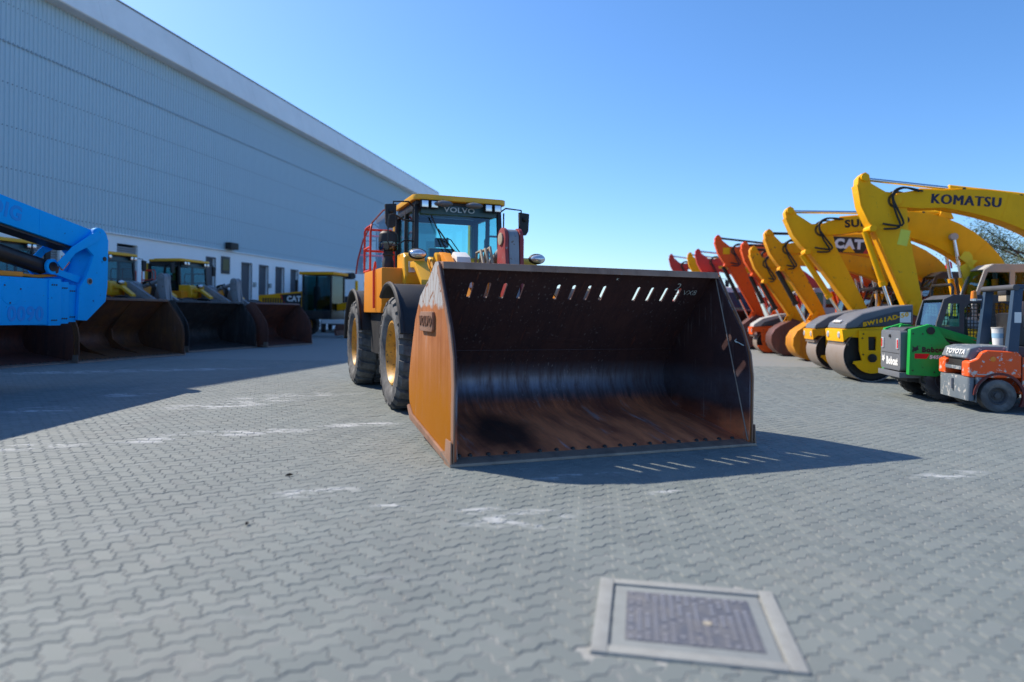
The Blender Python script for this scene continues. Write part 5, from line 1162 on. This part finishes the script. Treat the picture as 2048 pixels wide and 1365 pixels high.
# ------------------------------------------------------------------ machines between and behind the rows
def compact_tractor():
    rz = R(172); t = thing('compact_tractor', 'orange compact tractor with grey wheel guard and black canopy bar', 'tractor', (12.0, 22.05, 0), rz)
    for sg in (-1, 1):
        wheel(t, -.6, sg*.66, .62, .62, .36, sg, LGREY); wheel(t, 1.1, sg*.58, .4, .4, .25, sg, LGREY)
        part('mudguard', P().prism(arc(-.6, .62, .78, 0, 150, 10)+arc(-.6, .62, .72, 150, 0, 10), sg*.46, sg*.88), ORA, t, .01)
    part('bonnet', P().prism([(.2, .75), (.2, 1.42), (1.2, 1.35), (1.5, 1.15), (1.5, .7)], -.32, .32), ORA, t, .06)
    part('chassis', P().box(-.9, 1.4, -.25, .25, .5, .76), BLKP, t, .02)
    part('seat', P().prism([(-.65, 1.0), (-.2, 1.0), (-.2, 1.15), (-.5, 1.2), (-.58, 1.6), (-.68, 1.6)], -.25, .25), BLKP, t, .03)
    part('roll_bar', P().tube([(-.85, -.5, .9), (-.9, -.5, 2.35), (-.9, .5, 2.35), (-.85, .5, .9)], .04, 8), LGREY, t)
    part('canopy', P().prism(rrect(-1.15, .55, -.62, .62, .1), 2.38, 2.48, ax='z'), BLKP, t, .03)
    part('canopy_post', P().cyl((.4, .5, .9), (.4, .5, 2.38), .03, 8), LGREY, t)
    part('steering_wheel', P().tube([(.05+.05*cos(a), .17*cos(a), 1.45+.1*sin(a)) for a in [2*pi*i/14 for i in range(14)]], .015, 6, True), BLKP, t)
compact_tractor()
def cab_truck():
    t = thing('cab_over_truck', 'white and grey truck cab showing past the edge of the big bucket', 'truck', (11.6, 36.2, 0), R(-105))
    part('truck_cab', P().prism([(-1., .7), (1., .7), (1.02, 1.6), (.8, 3.0), (-.9, 3.05)], -1.15, 1.15), WHITEP, t, .08, seg=3)
    part('windscreen', P().hexa([(1.012, -.98, 1.72), (1.03, -.98, 1.72), (1.03, .98, 1.72), (1.012, .98, 1.72)], [(.84, -.95, 2.72), (.86, -.95, 2.72), (.86, .95, 2.72), (.84, .95, 2.72)]), paint('truck_screen', (.03, .05, .08), .12), t)
    part('bumper', P().box(.95, 1.15, -1.15, 1.15, .45, .85), MGREY, t, .03)
    for y in (-.85, .85): part('headlamp', P().box(1.1, 1.17, y-.2, y+.2, .62, .8), LENS, t, .02)
    part('chassis', P().box(-5.2, .9, -.42, .42, .6, .9), BLKP, t); part('load_bed', P().box(-5.3, -1.2, -1.2, 1.2, .95, 1.5), GREYS, t, .03)
    for x in (.1, -4.0):
        for sg in (-1, 1): wheel(t, x, sg*1.0, .5, .5, .3, sg, GREYS, tread='smooth')
cab_truck()
loader('wheel_loader', 'wheel loader with rust brown bucket lowered under the tall orange excavator sticks', (9.9, 32.2, .006), R(-95), LOADY, LOADO, dx=1., gl=GLD, bk=RUST_FAR, w=1.6)

def tree(label, loc, h, cr, n, seed):
    rnd = random.Random(seed)
    t = thing('tree', label, 'tree', loc, 0, 'trees behind the excavators')
    tr = P().tube([(0, 0, 0), (.1, .05, h*.3), (-.05, .1, h*.6), (.1, 0, h*.85)], .18, 9, r1=.05)
    tips = []
    for k in range(16):
        a = rnd.uniform(0, 2*pi); z0 = h*rnd.uniform(.3, .75); l = cr*rnd.uniform(.6, 1.05)
        e = (l*cos(a), l*sin(a), min(z0+h*rnd.uniform(.05, .3), h))
        tr.tube([(0, 0, z0), (e[0]*.5, e[1]*.5, z0+(e[2]-z0)*.6), e], .06, 5, r1=.012)
        tips += [e, (e[0]*.65, e[1]*.65, z0+(e[2]-z0)*.75)]
    part('trunk', tr, paint('bark', (.14, .11, .085), .9, dirt=.3), t)
    vs, fs = [], []
    for k in range(n):
        c = rnd.choice(tips); s = rnd.gauss(0, .34); p = V((c[0]+rnd.gauss(0, .36), c[1]+rnd.gauss(0, .36), c[2]+rnd.gauss(0, .24)))
        a = V((rnd.uniform(-1, 1), rnd.uniform(-1, 1), rnd.uniform(-.6, .6))).normalized(); b = a.orthogonal().normalized(); l = rnd.uniform(.07, .15)
        o = len(vs); vs += [p, p+a*l*.5+b*l*.2, p+a*l, p+a*l*.5-b*l*.2]; fs.append((o, o+1, o+2, o+3))
    part('crown', P().add(vs, fs), paint('grey_green_leaf', (.055, .085, .035), .7, dirt=.6, dcol=(.11, .12, .07), sc=3, bmp=0), t)['kind'] = 'stuff'
tree('tall grey green tree behind the excavator with wrapped cylinder', (21.6, 28.5, 0), 5.6, 2.6, 14000, 2)
tree('bushy grey green tree behind the excavator with lettered boom', (24.5, 31.5, 0), 5.0, 2.4, 12000, 5)

# ------------------------------------------------------------------ litter on the paving
def leaf(px, py, s, rz, label):
    q = gp(px, py); p = P()
    pts = [(-.5, 0), (-.25, .16), (.1, .2), (.5, .02), (.15, -.17), (-.2, -.14)]
    vs = [(x*s, y*s, .012+abs(y)*s*.7+.03*s*(1+sin(5*x))) for x, y in pts]+[(0, 0, .006)]
    n = len(pts); p.add(vs+[(x, y, z-.003) for x, y, z in vs], [(i, (i+1) % n, n) for i in range(n)]+[(n+1+(i+1) % n, n+1+i, 2*n+1) for i in range(n)]+[(i, n+1+i, n+1+(i+1) % n, (i+1) % n) for i in range(n)])
    o = link('dead_leaf', p.mesh('dead_leaf'), paint('dead_leaf_brown', (.05, .03, .022), .8), None, (q.x, q.y, 0), (0, 0, rz)); tag(o, label, 'leaf', 'dry leaves on the paving')
leaf(579, 953, .075, .5, 'curled dark dead leaf on the paving short of the loader front wheel')
leaf(495, 1051, .06, 1.6, 'tiny upright dark dead leaf on the open paving')
